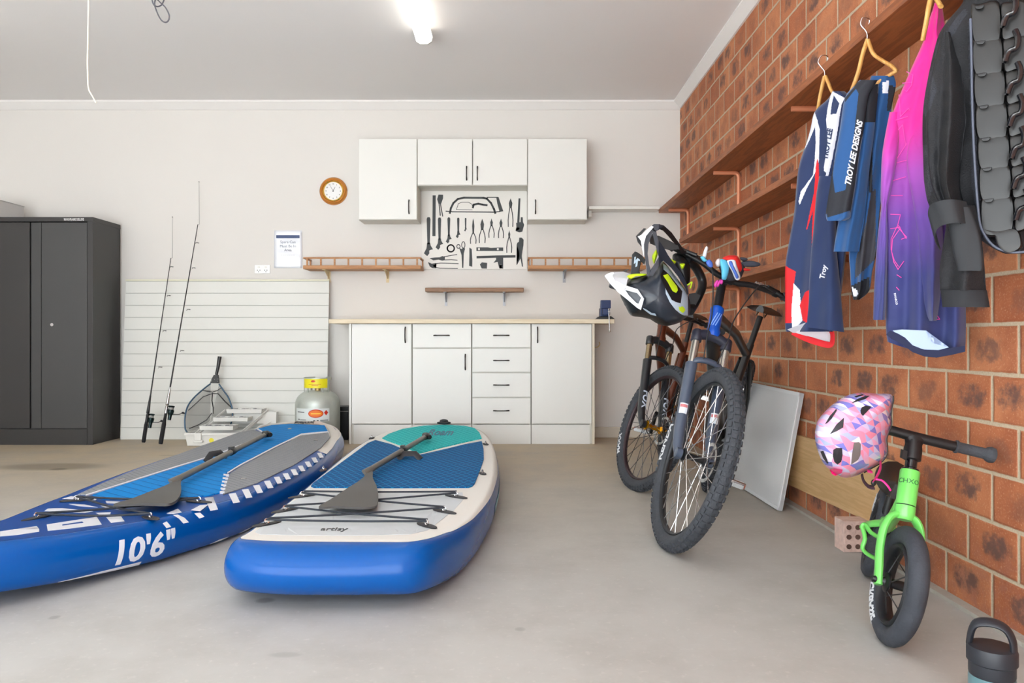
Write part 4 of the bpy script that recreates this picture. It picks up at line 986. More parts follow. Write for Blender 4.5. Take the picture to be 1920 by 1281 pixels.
# ---------------------------------------------------------------- paddles
M_pad = mat('paddle_grey', rgb(78, 76, 74), .5, noise=.08)
M_shaft = mat('shaft_grey', rgb(112, 107, 100), .35, .2)
def paddle(label, D_, zf, blade, neck, grip, tee, hz):
    tipc = D_(*zf(*neck), hz)
    t = thing('paddle', label, 'paddle', D_(*zf(*neck), 0), 'paddles lying on the paddle boards')
    A = D_(*zf(*neck), hz + .014); B = D_(*zf(*grip), hz + .018)
    cxm = sum(p[0] for p in blade) / len(blade); cym = sum(p[1] for p in blade) / len(blade)
    def bm_(a, b, h):
        p = D_(a, b, hz); dd = ((a - zf(cxm, 0)[0]) ** 2 + (b - zf(0, cym)[1]) ** 2 * 4) ** .5
        s_ = max(0, 1 - dd / 60); p.z += .010 * s_ * (1 if h > 0 else .4) + h + .008
        return p
    obj('blade', patch([[zf(*p) for p in [q[:2] for q in crom([(a, b) for a, b in blade], 5)]]], bm_, 8, -.004, .004), M_pad, t, smooth=True)
    dv = (B - A).normalized(); L = (B - A).length
    obj('shaft', MB().tube([A - dv * .10 - Vector((0, 0, .002)), A - dv * .02, A, B], [(.006, .02), (.012, .016), .0145, .0145], 14), M_shaft, t, smooth=True)
    q = A + dv * L * .52
    obj('clamp', MB().lathe([(.017, -.03), (.0185, -.028), (.0185, .028), (.017, .03)], q, dv, 16).box((q.x - .014, q.y - .02, q.z + .012), (q.x + .006, q.y + .02, q.z + .026)), M_blk, t, smooth=True)
    s_ = D_(*zf(grip[0] + tee[0], grip[1] + tee[1]), hz + .018) - B; s_.z *= .3
    s_ = s_.normalized() * .058; e = B + dv * .028
    obj('grip', MB().tube([B - dv * .035, B, e], [.0165, .019, .022], 14).tube([e - s_, e - s_ * .6, e, e + s_ * .6, e + s_], [(.013, .013), (.018, .017), (.02, .019), (.018, .017), (.013, .013)], 14), M_blk, t, smooth=True)
paddle('grey paddle lying across the white-decked paddle board', D1, z2,
       [(975, 440), (948, 462), (926, 500), (860, 558), (760, 622), (640, 694), (652, 706), (740, 700), (840, 706), (930, 708), (1010, 698), (1026, 670), (1028, 620), (1016, 560), (992, 498), (992, 450)], (985, 440), (1345, 218), (60, 30), .022)
paddle('grey paddle lying across the blue 10\'6" paddle board', D2, z1,
       [(985, 435), (940, 462), (880, 500), (780, 540), (632, 584), (640, 592), (760, 588), (900, 592), (950, 580), (975, 555), (988, 520), (986, 470)], (985, 440), (1450, 195), (30, 10), .022)
# ---------------------------------------------------------------- shelves on the brick wall
M_red_t = wood('red_brown_timber', rgb(128, 72, 40), rgb(168, 98, 54), 'Y', .8, .5)
M_cop = mat('copper_paint', rgb(214, 140, 104), .4, .35)
SX = XW - .195
def wall_shelf(z, y0, y1, th, brs, label):
    t = thing('timber_shelf', label, 'shelf', (XW, (y0 + y1) / 2, z), 'long timber shelves on the brick wall')
    obj('shelf_board', MB().box((SX, y0, z), (XW, y1, z + th)), M_red_t, t, bevel=.002)
    for b in brs:
        m = MB(); pts = [(SX + .035, b, z - .009), (XW - .04, b, z - .009), (XW - .022, b, z - .013), (XW - .012, b, z - .023), (XW - .009, b, z - .04), (XW - .009, b, z - .23)]
        m.tube(pts, (.0085, .013), 10, flat=(0, 1, 0))
        obj('bracket', m, M_cop, t, smooth=True)
wall_shelf(1.795, .9, 5.92, .032, (5.72, 4.44, 3.2, 1.96), 'topmost long red-brown shelf on the brick wall, clothes hang from it')
wall_shelf(1.464, 3.0, 5.2, .03, (4.44, 3.2), 'middle long red-brown shelf on the brick wall')
wall_shelf(1.108, 3.0, 4.62, .03, (4.44,), 'lowest long red-brown shelf on the brick wall, behind the bicycles')

# ---------------------------------------------------------------- things against the brick wall
t = thing('whiteboard', 'white framed board leaning on the brick wall behind the bicycles', 'board', (1.26, 3.9, 0))
b0, b1 = Vector((1.248, 3.45, .002)), Vector((1.236, 4.45, .002)); t0, t1 = Vector((XW - .004, 3.46, .545)), Vector((XW - .006, 4.45, .555))
nn = (b1 - b0).cross(t0 - b0).normalized()
if nn.x > 0: nn = -nn
th = nn * .018
obj('board', MB().prism([b0, b1, t1, t0], th), mat('whiteboard_face', rgb(236, 237, 239), .3, noise=.06, nscale=2.5, coat=.4), t, bevel=.001)
u_ = (t0 - b0).normalized(); v_ = (b1 - b0).normalized()
fr = MB(); wd = .016; o_ = th * 1.25
for (a, b, s_) in ((b0, t0, v_), (b1, t1, -v_), (b0, b1, u_), (t0, t1, -u_)):
    fr.prism([a, b, b + s_ * wd, a + s_ * wd], o_)
obj('frame', fr, mat('frame_white', rgb(236, 238, 240), .35), t)
t = thing('timber_plank', 'pale timber plank resting on edge against the brick wall behind the balance bike', 'plank', (1.34, 3.3, .11))
p0, p1 = Vector((XW - .024, 2.62, .118)), Vector((XW - .024, 4.0, .085))
obj('plank', MB().prism([p0, p1, p1 + Vector((.004, 0, .25)), p0 + Vector((.004, 0, .25))], (.018, 0, 0)), wood('pine_plank', rgb(196, 158, 108), rgb(214, 178, 130), 'Y', .55, .6), t, bevel=.001)
t = thing('cored_brick', 'loose pale pink brick with core holes standing behind the balance bike', 'brick', (1.29, 2.83, 0))
M_pb2 = mat('pink_brick', rgb(212, 182, 170), .85, noise=.3, nscale=40, bump=.6, bscale=80)
m = MB(); 
m.box((1.238, 2.79, .001), (1.345, 2.87, .117))
bk = obj('brick_body', m, M_pb2, t, bevel=.002)
for i in range(3):
    for k in range(3):
        obj('core_hole', MB().lathe([(.0, -.001), (.0095, -.001), (.0095, .001), (0, .001)], (1.258 + i * .033, 2.7895, .022 + k * .036), (0, -1, 0), 14), mat('hole_dark', rgb(96, 70, 60), .9), t)

# ---------------------------------------------------------------- water bottle
c = px(1860, 1220, 1.58); bx_, by_ = c.x, c.y
t = thing('water_bottle', 'drink bottle with black carry-loop lid at the bottom right corner', 'bottle', (bx_, by_, 0))
M_bt = mat('bottle_teal', rgb(96, 132, 140), .3, .1, coat=.3)
obj('bottle_body', MB().lathe([(.0, .0), (.044, .0), (.047, .004), (.047, .150), (.046, .158), (0, .158)][:0] + [(.0, .0), (.041, .0), (.044, .004), (.044, .082), (.043, .088), (0, .088)], (bx_, by_, 0), (0, 0, 1), 40), M_bt, t, smooth=True)
lid = obj('lid', MB().lathe([(r_ * .93, z_ - .07) for r_, z_ in [(.0, .1585), (.046, .1585), (.047, .162), (.047, .185), (.051, .188), (.051, .212), (.048, .219), (.036, .221), (.0, .221)]], (bx_, by_, 0), (0, 0, 1), 40), mat('lid_black', rgb(40, 43, 50), .45), t, smooth=True)
hp_ = [(-.030, .03, .215), (-.031, .02, .245), (-.026, .012, .263), (-.010, .0, .270), (.008, -.010, .268), (.021, -.018, .258), (.028, -.024, .238), (.029, -.026, .214)]
obj('carry_loop', MB().tube([(bx_ + a, by_ + b, z - .07) for a, b, z in crom(hp_, 4, False)], (.016, .0065), 14, flat=(.5, .85, 0)), MATS['lid_black'], lid, smooth=True)

# ---------------------------------------------------------------- bicycles
def frame3(C, f, w_):
    C = Vector(C); f = Vector(f).normalized(); w_ = Vector(w_).normalized(); n = f.cross(w_).normalized()
    return lambda a, b, c=0.0: C + f * a + w_ * b + n * c
def dirs(f, w_):
    f = Vector(f).normalized(); w_ = Vector(w_).normalized(); return f, w_, f.cross(w_).normalized()
def wheel(par, C, f, w_, R, r, rim_r, rim_m, hub_m, spoke_m, knobs=True, nsp=32, tire_m=None, rotor=True, hubw=.05, label=None, rim_w=.013):
    f, w_, n = dirs(f, w_); C = Vector(C)
    tm = tire_m or M_rub
    rimo = obj('wheel', MB().tube([C + (f * math.cos(a) + w_ * math.sin(a)) * (rim_r - .006) for a in [2 * PI * i / 72 for i in range(72)]], (.009, rim_w), 10, True, flat=f) if False else
               MB().torus(C, n, rim_r - .006, (rim_w, .009), 72, 10, u=f), rim_m, par, smooth=True, label=label)
    m = MB()
    m.torus(C, n, R - r, (r * .92, r), 96, 14, u=f)
    obj('tyre', m, tm, rimo, smooth=True)
    if knobs:
        m = MB(); K = 76
        for i in range(K):
            for (ph, hw) in ((-.95, .0055), (-.32, .0065), (.32, .0065), (.95, .0055)):
                a = 2 * PI * (i + (.5 if abs(ph) < .5 else 0)) / K
                e = f * math.cos(a) + w_ * math.sin(a); tt = -f * math.sin(a) + w_ * math.cos(a)
                d = e * math.cos(ph) + n * math.sin(ph); s_ = -e * math.sin(ph) + n * math.cos(ph)
                m.obox(C + e * (R - r) + d * (r * (.93 if abs(ph) > .5 else 1.0) + .0005), d * .0045, tt * (.0088 if abs(ph) > .5 else .0075), s_ * hw * 1.15)
        o_ = obj('tread_knobs', m, tm, rimo); o_['kind'] = 'stuff'
    obj('hub', MB().lathe([(.008, -hubw - .012), (.012, -hubw), (.024, -hubw + .004), (.024, -hubw + .008), (.013, -hubw + .016), (.012, hubw - .016), (.026, hubw - .008), (.026, hubw - .004), (.012, hubw), (.008, hubw + .012)], C, n, 24), hub_m, rimo, smooth=True)
    for i in range(nsp):
        side = 1 if i % 2 else -1; a = 2 * PI * i / nsp; b = a + (1.15 if (i // 2) % 2 else -1.15) * (1 if nsp > 20 else .3)
        p = C + (f * math.cos(b) + w_ * math.sin(b)) * .022 + n * side * (hubw - .008)
        q = C + (f * math.cos(a) + w_ * math.sin(a)) * (rim_r - .012)
        obj('spoke', MB().tube([p, q], .0016, 6), spoke_m, rimo, smooth=True)
    if rotor:
        m = MB(); cc_ = C - n * (hubw + .004) * rotor
        m.torus(cc_, n, .072, (.001, .008), 48, 6, u=f)
        for i in range(6):
            a = 2 * PI * i / 6; e = f * math.cos(a) + w_ * math.sin(a); tt = -f * math.sin(a) + w_ * math.cos(a)
            m.obox(cc_ + e * .045 + tt * .004, (e * .028 + tt * .006), tt * .004, n * .0008)
        obj('brake_rotor', m, M_steel, rimo, smooth=True)
    return rimo
def arrow_text(s_, size, origin, du, dv, nrm, mtl, par, name='lettering', bold=.0, shear=0, align='CENTER'):
    tx = text2d(s_, size, bold=bold, shear=shear, align=align); du = Vector(du).normalized(); dv = Vector(dv).normalized(); nrm = Vector(nrm).normalized()
    return obj(name, patch([tx], lambda u, v, h: Vector(origin) + du * u + dv * v + nrm * h, 0, -.0004, .0008), mtl, par)

def mtb(label, C, f, w_, R, r, rear, cs):
    """C hub centre; f forward; w_ wheel up; rear: rear contact point; cs: colours and options"""
    f, w_, n = dirs(f, w_); P = frame3(C, f, w_)
    ht = math.radians(23); dA = (w_ * math.cos(ht) - f * math.sin(ht)); fA = dA.cross(n) * -1
    if fA.dot(f) < 0: fA = -fA
    C = Vector(C); Hb = C - fA * .042                       # axle offset to steering axis
    Cr = Hb + dA * cs['cr']; Ht = Cr + dA * .15; St = Ht + dA * cs.get('spc', .035)
    t = thing('mountain_bike', label, 'bicycle', (C - w_ * R) * 1.0)
    t.location.z = 0; XF[t.name] = Matrix.Translation(-t.location)
    rimr = cs['rim']
    wheel(t, C, f, w_, R, r, rimr, cs['rim_m'], cs['hub_m'], cs['spoke_m'], True)
    # fork
    lw = cs['low']; sp = .066
    for s_ in (1, -1):
        bot = C + n * s_ * sp + w_ * -.0; topl = Cr - dA * cs['trav'] + n * s_ * sp
        dv = (Cr + n * s_ * sp - (Hb + n * s_ * sp)).normalized()
        leg = obj('fork_leg', MB().tube([C + n * s_ * (sp - .004) - w_ * .018, C + n * s_ * sp + dA * .03 - fA * .02, C + n * s_ * sp + dA * .10 - fA * .036, topl - fA * .0], [.013, .019, .0215, .0245], 18).lathe([(.013, -.012), (.02, -.01), (.02, .012), (.013, .014)], C + n * s_ * (sp - .002), n, 18), lw, t, smooth=True)
        for k, (lbl, z_, sz, mm) in enumerate(cs['text']):
            q = C + n * s_ * sp + dA * z_ - fA * .036
            # decal wraps the front of the leg
            tx = text2d(lbl, sz, bold=sz * .02, align='CENTER')
            vw = (Vector((0, 0, H)) - q); vw = (vw - dA * vw.dot(dA)).normalized(); sd = dA.cross(vw).normalized(); rr_ = .0228
            if mm is None:
                obj('decal_panel', patch([[(-.016, -.022), (.016, -.022), (.016, .022), (-.016, .022)]], lambda u, v, h: q + vw * (rr_ + h) * math.cos(u / rr_) + sd * (rr_ + h) * math.sin(u / rr_) + dA * v, .008, .0, .001), mat('decal_pale', rgb(214, 220, 228), .4), leg)
                obj('decal_bar', patch([[(-.014, .004), (.014, .004), (.014, .016), (-.014, .016)]], lambda u, v, h: q + vw * (rr_ + h) * math.cos(u / rr_) + sd * (rr_ + h) * math.sin(u / rr_) + dA * v, .008, .001, .0018), mat('decal_pink', rgb(200, 120, 124), .4), leg)
            else:
                obj('lettering', patch([tx], lambda u, v, h: q + vw * (rr_ + h) * math.cos(v / rr_) + sd * (rr_ + h) * math.sin(v / rr_) - dA * u, .008, .0, .0012), mm, leg)
        obj('stanchion', MB().tube([topl - dA * .02, Cr + n * s_ * sp], .0165, 18), cs['stan'], t, smooth=True)
    ar = []
    for i in range(13):
        a = PI * i / 12; ar.append(Cr - dA * (cs['trav'] + .012) + n * sp * math.cos(a) + dA * .045 * math.sin(a) ** .6 + f * .022 * math.sin(a))
    obj('fork_arch', MB().tube(ar, (.011, .014), 12), lw, t, smooth=True)
    cr_m = MB()
    cr_m.tube([Cr + n * sp, Cr + n * sp * .5 + dA * .014, Cr + dA * .02, Cr - n * sp * .5 + dA * .014, Cr - n * sp], [.021, .022, .024, .022, .021], 16)
    for s_ in (1, -1): cr_m.lathe([(.0205, -.03), (.0225, -.028), (.0225, .016), (.018, .022), (0, .023)], Cr + n * s_ * sp, dA, 18)
    obj('fork_crown', cr_m, cs['crown'], t, smooth=True)
    obj('head_tube', MB().lathe([(.027, .012), (.03, .02), (.03, .04), (.026, .05), (.026, .125), (.029, .135), (.029, .15), (.024, .156)], Cr, dA, 22), cs['head_m'], t, smooth=True)
    if cs.get('headstripe'):
        q = Cr + dA * .088; vw = (Vector((0, 0, H)) - q); vw = (vw - dA * vw.dot(dA)).normalized(); sd = dA.cross(vw).normalized()
        obj('head_badge', patch(sum([stroke([(-.016 + k * .01, -.03), (.004 + k * .01, .03)], .0035) for k in range(3)], []), lambda u, v, h: q + vw * (.0265 + h) * math.cos(u / .0265) + sd * (.0265 + h) * math.sin(u / .0265) + dA * v, .01, 0, .001), mat('badge_pale_blue', rgb(140, 180, 240), .4), t)
    obj('headset_spacer', MB().lathe([(.019, .150), (.0185, .152 + cs.get('spc', .035)), (.016, .16 + cs.get('spc', .035))], Cr, dA, 18), M_blk, t, smooth=True)
    Bc = St + f * .055 + dA * .015
    obj('stem', MB().tube([St - dA * .01, St + f * .02 + dA * .004, Bc], [(.02, .02), (.018, .02), (.02, .024)], 14).lathe([(.021, -.027), (.022, -.025), (.022, .025), (.021, .027)], Bc, n, 16), M_blk, t, smooth=True)
    hb = []
    for (c_, u_, b_) in ((.385, .032, -.02), (.24, .03, -.012), (.12, .018, 0), (.05, .0, 0), (0, 0, 0), (-.05, 0, 0), (-.12, .018, 0), (-.24, .03, -.012), (-.385, .032, -.02)):
        hb.append(tuple(Bc + n * c_ + w_ * (u_ + c_ * cs.get('tilt', 0)) + f * b_))
    hbp = [Vector(p) for p in crom(hb, 5, False)]
    obj('handlebar', MB().tube(hbp, .0125, 14), M_blk, t, smooth=True)
    if cs.get('bartext'): arrow_text(cs['bartext'], .016, Bc - n * .15 + w_ * .018 + Vector((-.003, -.0145, 0)), -n, w_, (0, -1, .1), M_tip, t)
    for s_ in (1, -1):
        e = Vector(hb[0] if s_ > 0 else hb[-1]); i_ = Vector(hb[1] if s_ > 0 else hb[-2]); dv = (e - i_).normalized()
        obj('grip', MB().lathe([(.0165, 0), (.019, .004), (.0165, .012)] + [(.0165 + .0012 * (k % 2), .016 + k * .006) for k in range(16)] + [(.019, .125), (.0165, .132), (.008, .133)], e - dv * .13, dv, 16), M_rub, t, smooth=True)
        lv = e - dv * .16
        lever = obj('brake_lever', MB().lathe([(.017, -.009), (.0175, 0), (.017, .009)], lv, dv, 14).tube([lv + f * .014, lv + f * .04 - dv * .01 - w_ * .008, lv + f * .055 + dv * .03 - w_ * .016, lv + f * .058 + dv * .09 - w_ * .02], [.0075, .009, .0045, .0045], 8).tube([lv + f * .03 - dv * .0, lv + f * .045 - dv * .06], .009, 10), M_blk, t, smooth=True)
        q0 = lv + f * .045 - dv * .06
        obj('brake_cable', MB().tube(crom([tuple(q0), tuple(q0 - dv * .06 + f * .05 - w_ * .03), tuple(Cr + n * s_ * .05 + f * .09 + dA * .12), tuple(Cr + n * s_ * .045 + f * .07 + dA * .02), tuple(Cr + n * .03 * s_ - dA * .1 + f * .03)], 8, False), .0026, 8), M_blk, t, smooth=True)
    # rear part
    rear = Vector(rear)
    ffl = Vector((C - w_ * R - rear)); ffl.z = 0; fr_ = ffl.normalized()
    lean = cs['lean']; sd = Vector((-fr_.y, fr_.x, 0)) * -1
    if sd.x < 0: sd = -sd
    wr = Vector((sd.x * math.sin(lean), sd.y * math.sin(lean), math.cos(lean))); nr = fr_.cross(wr)
    Rc = rear + wr * R
    wheel(t, Rc, fr_, wr, R, r, rimr, cs['rim_m'], cs['hub_m'], cs['spoke_m'], True, nsp=16)
    BB = Rc + fr_ * .43 - wr * .012
    Sc = BB + wr * .46 - fr_ * .17; Sd = BB + wr * .60 - fr_ * .215
    Hl, Hu = Cr + dA * .04, Cr + dA * .125
    fm = MB()
    fm.tube([Hl - fA * .01, Hl.lerp(BB, .5), BB + wr * .01], [(.032, .03), (.036, .03), .034], 14)
    fm.tube([Hu - fA * .01, Hu.lerp(Sc, .55) - wr * .01, Sc - wr * .06], [.024, .021, .018], 14)
    fm.tube([BB, Sc], [.021, .018], 14)
    for s_ in (1, -1):
        fm.tube([BB + nr * .03 * s_ + fr_ * -.02, Rc.lerp(BB, .45) + nr * .052 * s_, Rc + nr * .066 * s_], [.015, .012, .011], 10)
        fm.tube([Sc - wr * .08 + nr * .022 * s_, Rc.lerp(Sc, .4) + nr * .055 * s_, Rc + nr * .066 * s_], [.012, .010, .010], 10)
    fm.lathe([(.02, -.038), (.024, -.036), (.024, .036), (.02, .038)], BB, nr, 18)
    obj('frame', fm, cs['frame_m'], t, smooth=True)
    obj('seatpost', MB().tube([Sc - wr * .02, Sd], .0145, 14), M_blk, t, smooth=True)
    sm = MB(); sv = []; sf = []; NS = 14
    for i in range(NS + 1):
        u = i / NS; a = -.14 + .27 * u; hw = .072 * (1 - u) ** 1.4 + .018; zt_ = .03 + .012 * (1 - u) ** 2 + .006 * u
        for k in range(10):
            th_ = 2 * PI * k / 10; sv.append(Sd + fr_ * a + nr * hw * math.cos(th_) + wr * (zt_ + .016 * math.sin(th_) - (.012 * abs(math.cos(th_)) ** 2)))
    for i in range(NS):
        for k in range(10): sf.append((i * 10 + k, i * 10 + (k + 1) % 10, (i + 1) * 10 + (k + 1) % 10, (i + 1) * 10 + k))
    sf += [tuple(range(9, -1, -1)), tuple(NS * 10 + k for k in range(10))]
    obj('saddle', sm.add(sv, sf), M_blk, t, smooth=True)
    obj('saddle_rail', MB().tube([Sd + nr * .02 - fr_ * .08 + wr * .022, Sd + nr * .02, Sd + nr * .015 + fr_ * .07 + wr * .022], .0035, 8).tube([Sd - nr * .02 - fr_ * .08 + wr * .022, Sd - nr * .02, Sd - nr * .015 + fr_ * .07 + wr * .022], .0035, 8), M_steel, t, smooth=True)
    ck = MB().lathe([(.06, .044), (.084, .045), (.084, .048), (.06, .049)], BB, -nr, 40)
    obj('chainring', ck, M_steel, t, smooth=True)
    ca = cs.get('crank', -1.1)
    cd = fr_ * math.cos(ca) + wr * math.sin(ca)
    for s_ in (1, -1):
        e = BB - nr * s_ * .075 + cd * .17 * s_
        obj('crank_arm', MB().tube([BB - nr * s_ * .055, BB - nr * s_ * .065 + cd * .03 * s_, e], [.015, .013, .011], 10), M_blk, t, smooth=True)
        pd = e - nr * s_ * .06
        m = MB(); m.obox(pd, nr * .045, fr_ * .004 + wr * .0, wr * .008)
        for a in (-1, 1): m.obox(pd + fr_ * a * .038, nr * .042, fr_ * .004, wr * .010)
        for a in (-1, 0, 1): m.obox(pd + nr * a * .042, nr * .004, fr_ * .04, wr * .008)
        m.lathe([(.014, -.05), (.016, 0), (.014, .05)], pd, nr, 12)
        o_ = obj('pedal', m, M_steel, t, bevel=.001)
        obj('pedal_reflector', MB().obox(pd - nr * s_ * .048, nr * .003, fr_ * .02, wr * .009), mat('reflector_copper', rgb(170, 92, 66), .35), o_)
    return P, n, dA, Cr, Bc, hb, t
M_spk = mat('spoke_bright', rgb(215, 215, 215), .2, .9); M_spd = mat('spoke_dark', rgb(70, 70, 72), .35, .7)
M_rim = mat('rim_black', rgb(40, 42, 46), .4, .3); M_rimr = mat('rim_black_red', rgb(60, 44, 48), .4, .3)
M_gold = mat('anodised_gold', rgb(236, 168, 30), .2, .9)
M_slate = mat('fork_slate', rgb(72, 82, 100), .35, coat=.3); M_fblk = mat('fork_black', rgb(30, 34, 40), .3, coat=.3)
M_stS = mat('stanchion_silver', rgb(196, 192, 184), .18, .8); M_stG = mat('stanchion_bronze', rgb(158, 142, 112), .2, .85)
M_crn = mat('crown_slate', rgb(44, 46, 60), .4); M_fox = mat('decal_white', rgb(206, 216, 232), .4)
M_hbl = mat('head_blue', rgb(14, 82, 190), .3, coat=.3); M_frk = mat('frame_black', rgb(28, 28, 30), .3, coat=.3); M_fro = mat('frame_copper', rgb(104, 52, 34), .3, .4, coat=.3)
PA = mtb('nearer mountain bike with slate fork and silver stanchions leaning on the brick wall', (.696, 2.855, .343), (.067, -.998, 0), (.319, .022, .947), .36, .030, (1.03, 3.93, 0),
         dict(cr=.535, trav=.135, rim=.305, rim_m=M_rim, hub_m=M_blk, spoke_m=M_spk, low=M_slate, stan=M_stS, crown=M_crn, head_m=M_hbl, headstripe=True, frame_m=M_frk, lean=math.radians(17), bartext='ANSWER', text=[('X', .19, .02, None)], crank=-1.2, spc=.135, tilt=.08))
PB = mtb('mountain bike with black fork and gold hub standing behind the nearer bicycle', (.752, 3.978, .326), (.275, -.961, 0), (.335, .096, .937), .345, .029, (1.02, 5.05, 0),
         dict(cr=.53, trav=.13, rim=.292, rim_m=M_rimr, hub_m=M_gold, spoke_m=M_spd, low=M_fblk, stan=M_stG, crown=M_fblk, head_m=M_fro, frame_m=M_fro, lean=math.radians(13), text=[('FOX', .15, .052, M_fox)], crank=1.0))
# sidewall lettering on the nearer tyre
def sidewall(par, C, f, w_, R, r, text, a0, a1, side, mtl, ht=.62):
    f, w_, n = dirs(f, w_); C = Vector(C); tx = text2d(text, 1.0, bold=.03)
    mx = max(a for a, b in tx['v']); my = max(b for a, b in tx['v'])
    tx['v'] = [(a / mx, b / my) for a, b in tx['v']]
    def fn(u, v, h):
        a = a0 + (a1 - a0) * u; ph = PI / 2 * side - side * (.45 - ht * v) * -1 if False else None
        q = .25 + (1 - v) * -.0
        el = (-.55 + 1.0 * v) * ht + .05
        e = f * math.cos(a) + w_ * math.sin(a)
        return C + e * (R - r + (r * 1.0 + h) * math.sin(el)) + n * side * (r * .94 + h + .0006) * math.cos(el)
    obj('sidewall_lettering', patch([tx], fn, .12, -.0002, .001), mtl, par)
tyA = [o for o in PA[6].children if o.name.startswith('wheel')][0]
M_kw = mat('sidewall_white', rgb(214, 216, 220), .6)
sidewall(tyA, (.696, 2.855, .343), (.067, -.998, 0), (.319, .022, .947), .36, .030, 'KENDA', PI + .22, PI - .30, 1, M_kw, 1.0)
tyB = [o for o in PB[6].children if o.name.startswith('wheel')][0]
sidewall(tyB, (.752, 3.978, .326), (.275, -.961, 0), (.335, .096, .937), .345, .029, 'MAXX', PI + .65, PI + .25, 1, M_kw, .9)
# ---------------------------------------------------------------- balance bike
KC, Kf, Kw = Vector((1.012, 1.957, .153)), (-.196, -.981, 0), (.222, -.044, .974)
f, w_, n = dirs(Kf, Kw)
t = thing('balance_bike', 'small lime green balance bike leaning on the brick wall', 'balance bike', (1.0, 1.96, 0))
M_lime = mat('lime_green', rgb(120, 222, 104), .3, coat=.4); M_tyk = mat('balance_tyre', rgb(58, 62, 70), .75, noise=.5, nscale=14, bump=.3)
KR = wheel(t, KC, f, w_, .157, .0265, .108, M_rim, M_blk, M_spd, False, 10, M_tyk, rotor=False, hubw=.036, rim_w=.022)
htk = math.radians(19); dA = (w_ * math.cos(htk) - f * math.sin(htk)); fA = dA.cross(n) * -1
if fA.dot(f) < 0: fA = -fA
Hb = KC - fA * .022; Cr = Hb + dA * .185
for s_ in (1, -1):
    obj('fork_leg', MB().tube(crom([tuple(KC + n * s_ * .048 - w_ * .012), tuple(KC + n * s_ * .05 + dA * .03 - fA * .008), tuple(Hb + n * s_ * .05 + dA * .09), tuple(Hb + n * s_ * .046 + dA * .145), tuple(Hb + n * s_ * .03 + dA * .180), tuple(Cr + dA * .006)], 5, False), (.019, .010), 12, flat=f), M_lime, t, smooth=True)
    obj('axle_bolt', MB().lathe([(0, .008), (.007, .008), (.009, 0), (.009, -.004)], KC + n * s_ * .058, n * s_, 12), M_blk, t, smooth=True)
obj('head_tube', MB().lathe([(.02, -.01), (.026, .0), (.0255, .028)], Cr, dA, 28).lathe([(.0255, .031), (.0255, .125), (.024, .128), (0, .128)], Cr, dA, 28), M_lime, t, smooth=True)
obj('headset_gap', MB().lathe([(.0225, .026), (.0225, .033)], Cr, dA, 28), M_blk, t, smooth=True)
q = Cr + dA * .088; vw = (Vector((0, 0, H)) - q); vw = (vw - dA * vw.dot(dA)).normalized(); sd = dA.cross(vw).normalized()
tx = text2d('CHXO', .018, align='CENTER', sx=1.1)
obj('lettering', patch([tx], lambda u, v, h: q + vw * (.0257 + h) * math.cos(u / .0257) + sd * (.0257 + h) * math.sin(u / .0257) + dA * v, .006, 0, .0007), mat('badge_green', rgb(50, 110, 60), .5), t)
stp = Cr + dA * .185
obj('steerer', MB().lathe([(.022, .128), (.022, .133), (.0155, .137), (.0155, .17)], Cr, dA, 20), mat('gloss_black', rgb(16, 18, 24), .15, coat=.5), t, smooth=True)
obj('stem', MB().lathe([(.020, .158), (.0235, .16), (.0235, .19), (.019, .215)], Cr, dA, 20).obox(Cr + dA * .17 + n * .024 + f * .006, n * .006, f * .01, dA * .012).tube([Cr + dA * .19, Cr + dA * .212, Cr + dA * .226], [(.019, .019), (.024, .017), (.036, .015)], 14, flat=n), M_blk, t, smooth=True)
Bk = Cr + dA * .226
Lk = Bk + n * .17 + w_ * .006; Rk = Bk - n * .20
Rk.x = min(Rk.x, XW - .02)
obj('handlebar', MB().tube([Lk, Bk, Rk], .0142, 14), M_blk, t, smooth=True)
for (e, i_) in ((Lk, Bk), (Rk, Bk)):
    dv = (e - i_).normalized()
    obj('grip', MB().lathe([(.013, -.095), (.0185, -.093), (.0185, -.089), (.0152, -.086), (.0155, -.016), (.019, -.013), (.0225, -.004), (.0205, .006), (.012, .010), (0, .010)], e, dv, 20), M_rub, t, smooth=True)
# frame and rear wheel
rC = Vector((1.24, 2.53, .0)); fr_ = (Vector((KC.x - .034, KC.y, 0)) - rC); fr_.z = 0; fr_.normalize()
sd = Vector((fr_.y, -fr_.x, 0)) * -1
if sd.x < 0: sd = -sd
ln = math.radians(13); wr = Vector((sd.x * math.sin(ln), sd.y * math.sin(ln), math.cos(ln))); nr = fr_.cross(wr)
RC = rC + wr * .157; RC.x -= .04
KRr = wheel(t, RC, fr_, wr, .157, .0265, .108, M_rim, M_blk, M_spd, False, 10, M_tyk, rotor=False, hubw=.036, rim_w=.022)
seat_c = RC + fr_ * .12 + wr * .125
mid = RC + fr_ * .20 + wr * .075
m = MB().tube(crom([tuple(Cr + dA * .06 - fA * .015), tuple(Cr + dA * .0 - f * .06), tuple(mid + fr_ * .06), tuple(mid)], 5, False), [(.02, .017)] * 16, 14)
for s_ in (1, -1): m.tube(crom([tuple(mid), tuple(mid - fr_ * .06 + nr * s_ * .035 - wr * .03), tuple(RC + nr * s_ * .048)], 5, False), (.014, .009), 10)
m.tube([mid - fr_ * .0, seat_c - wr * .06], .014, 12)
obj('frame', m, M_lime, t, smooth=True)
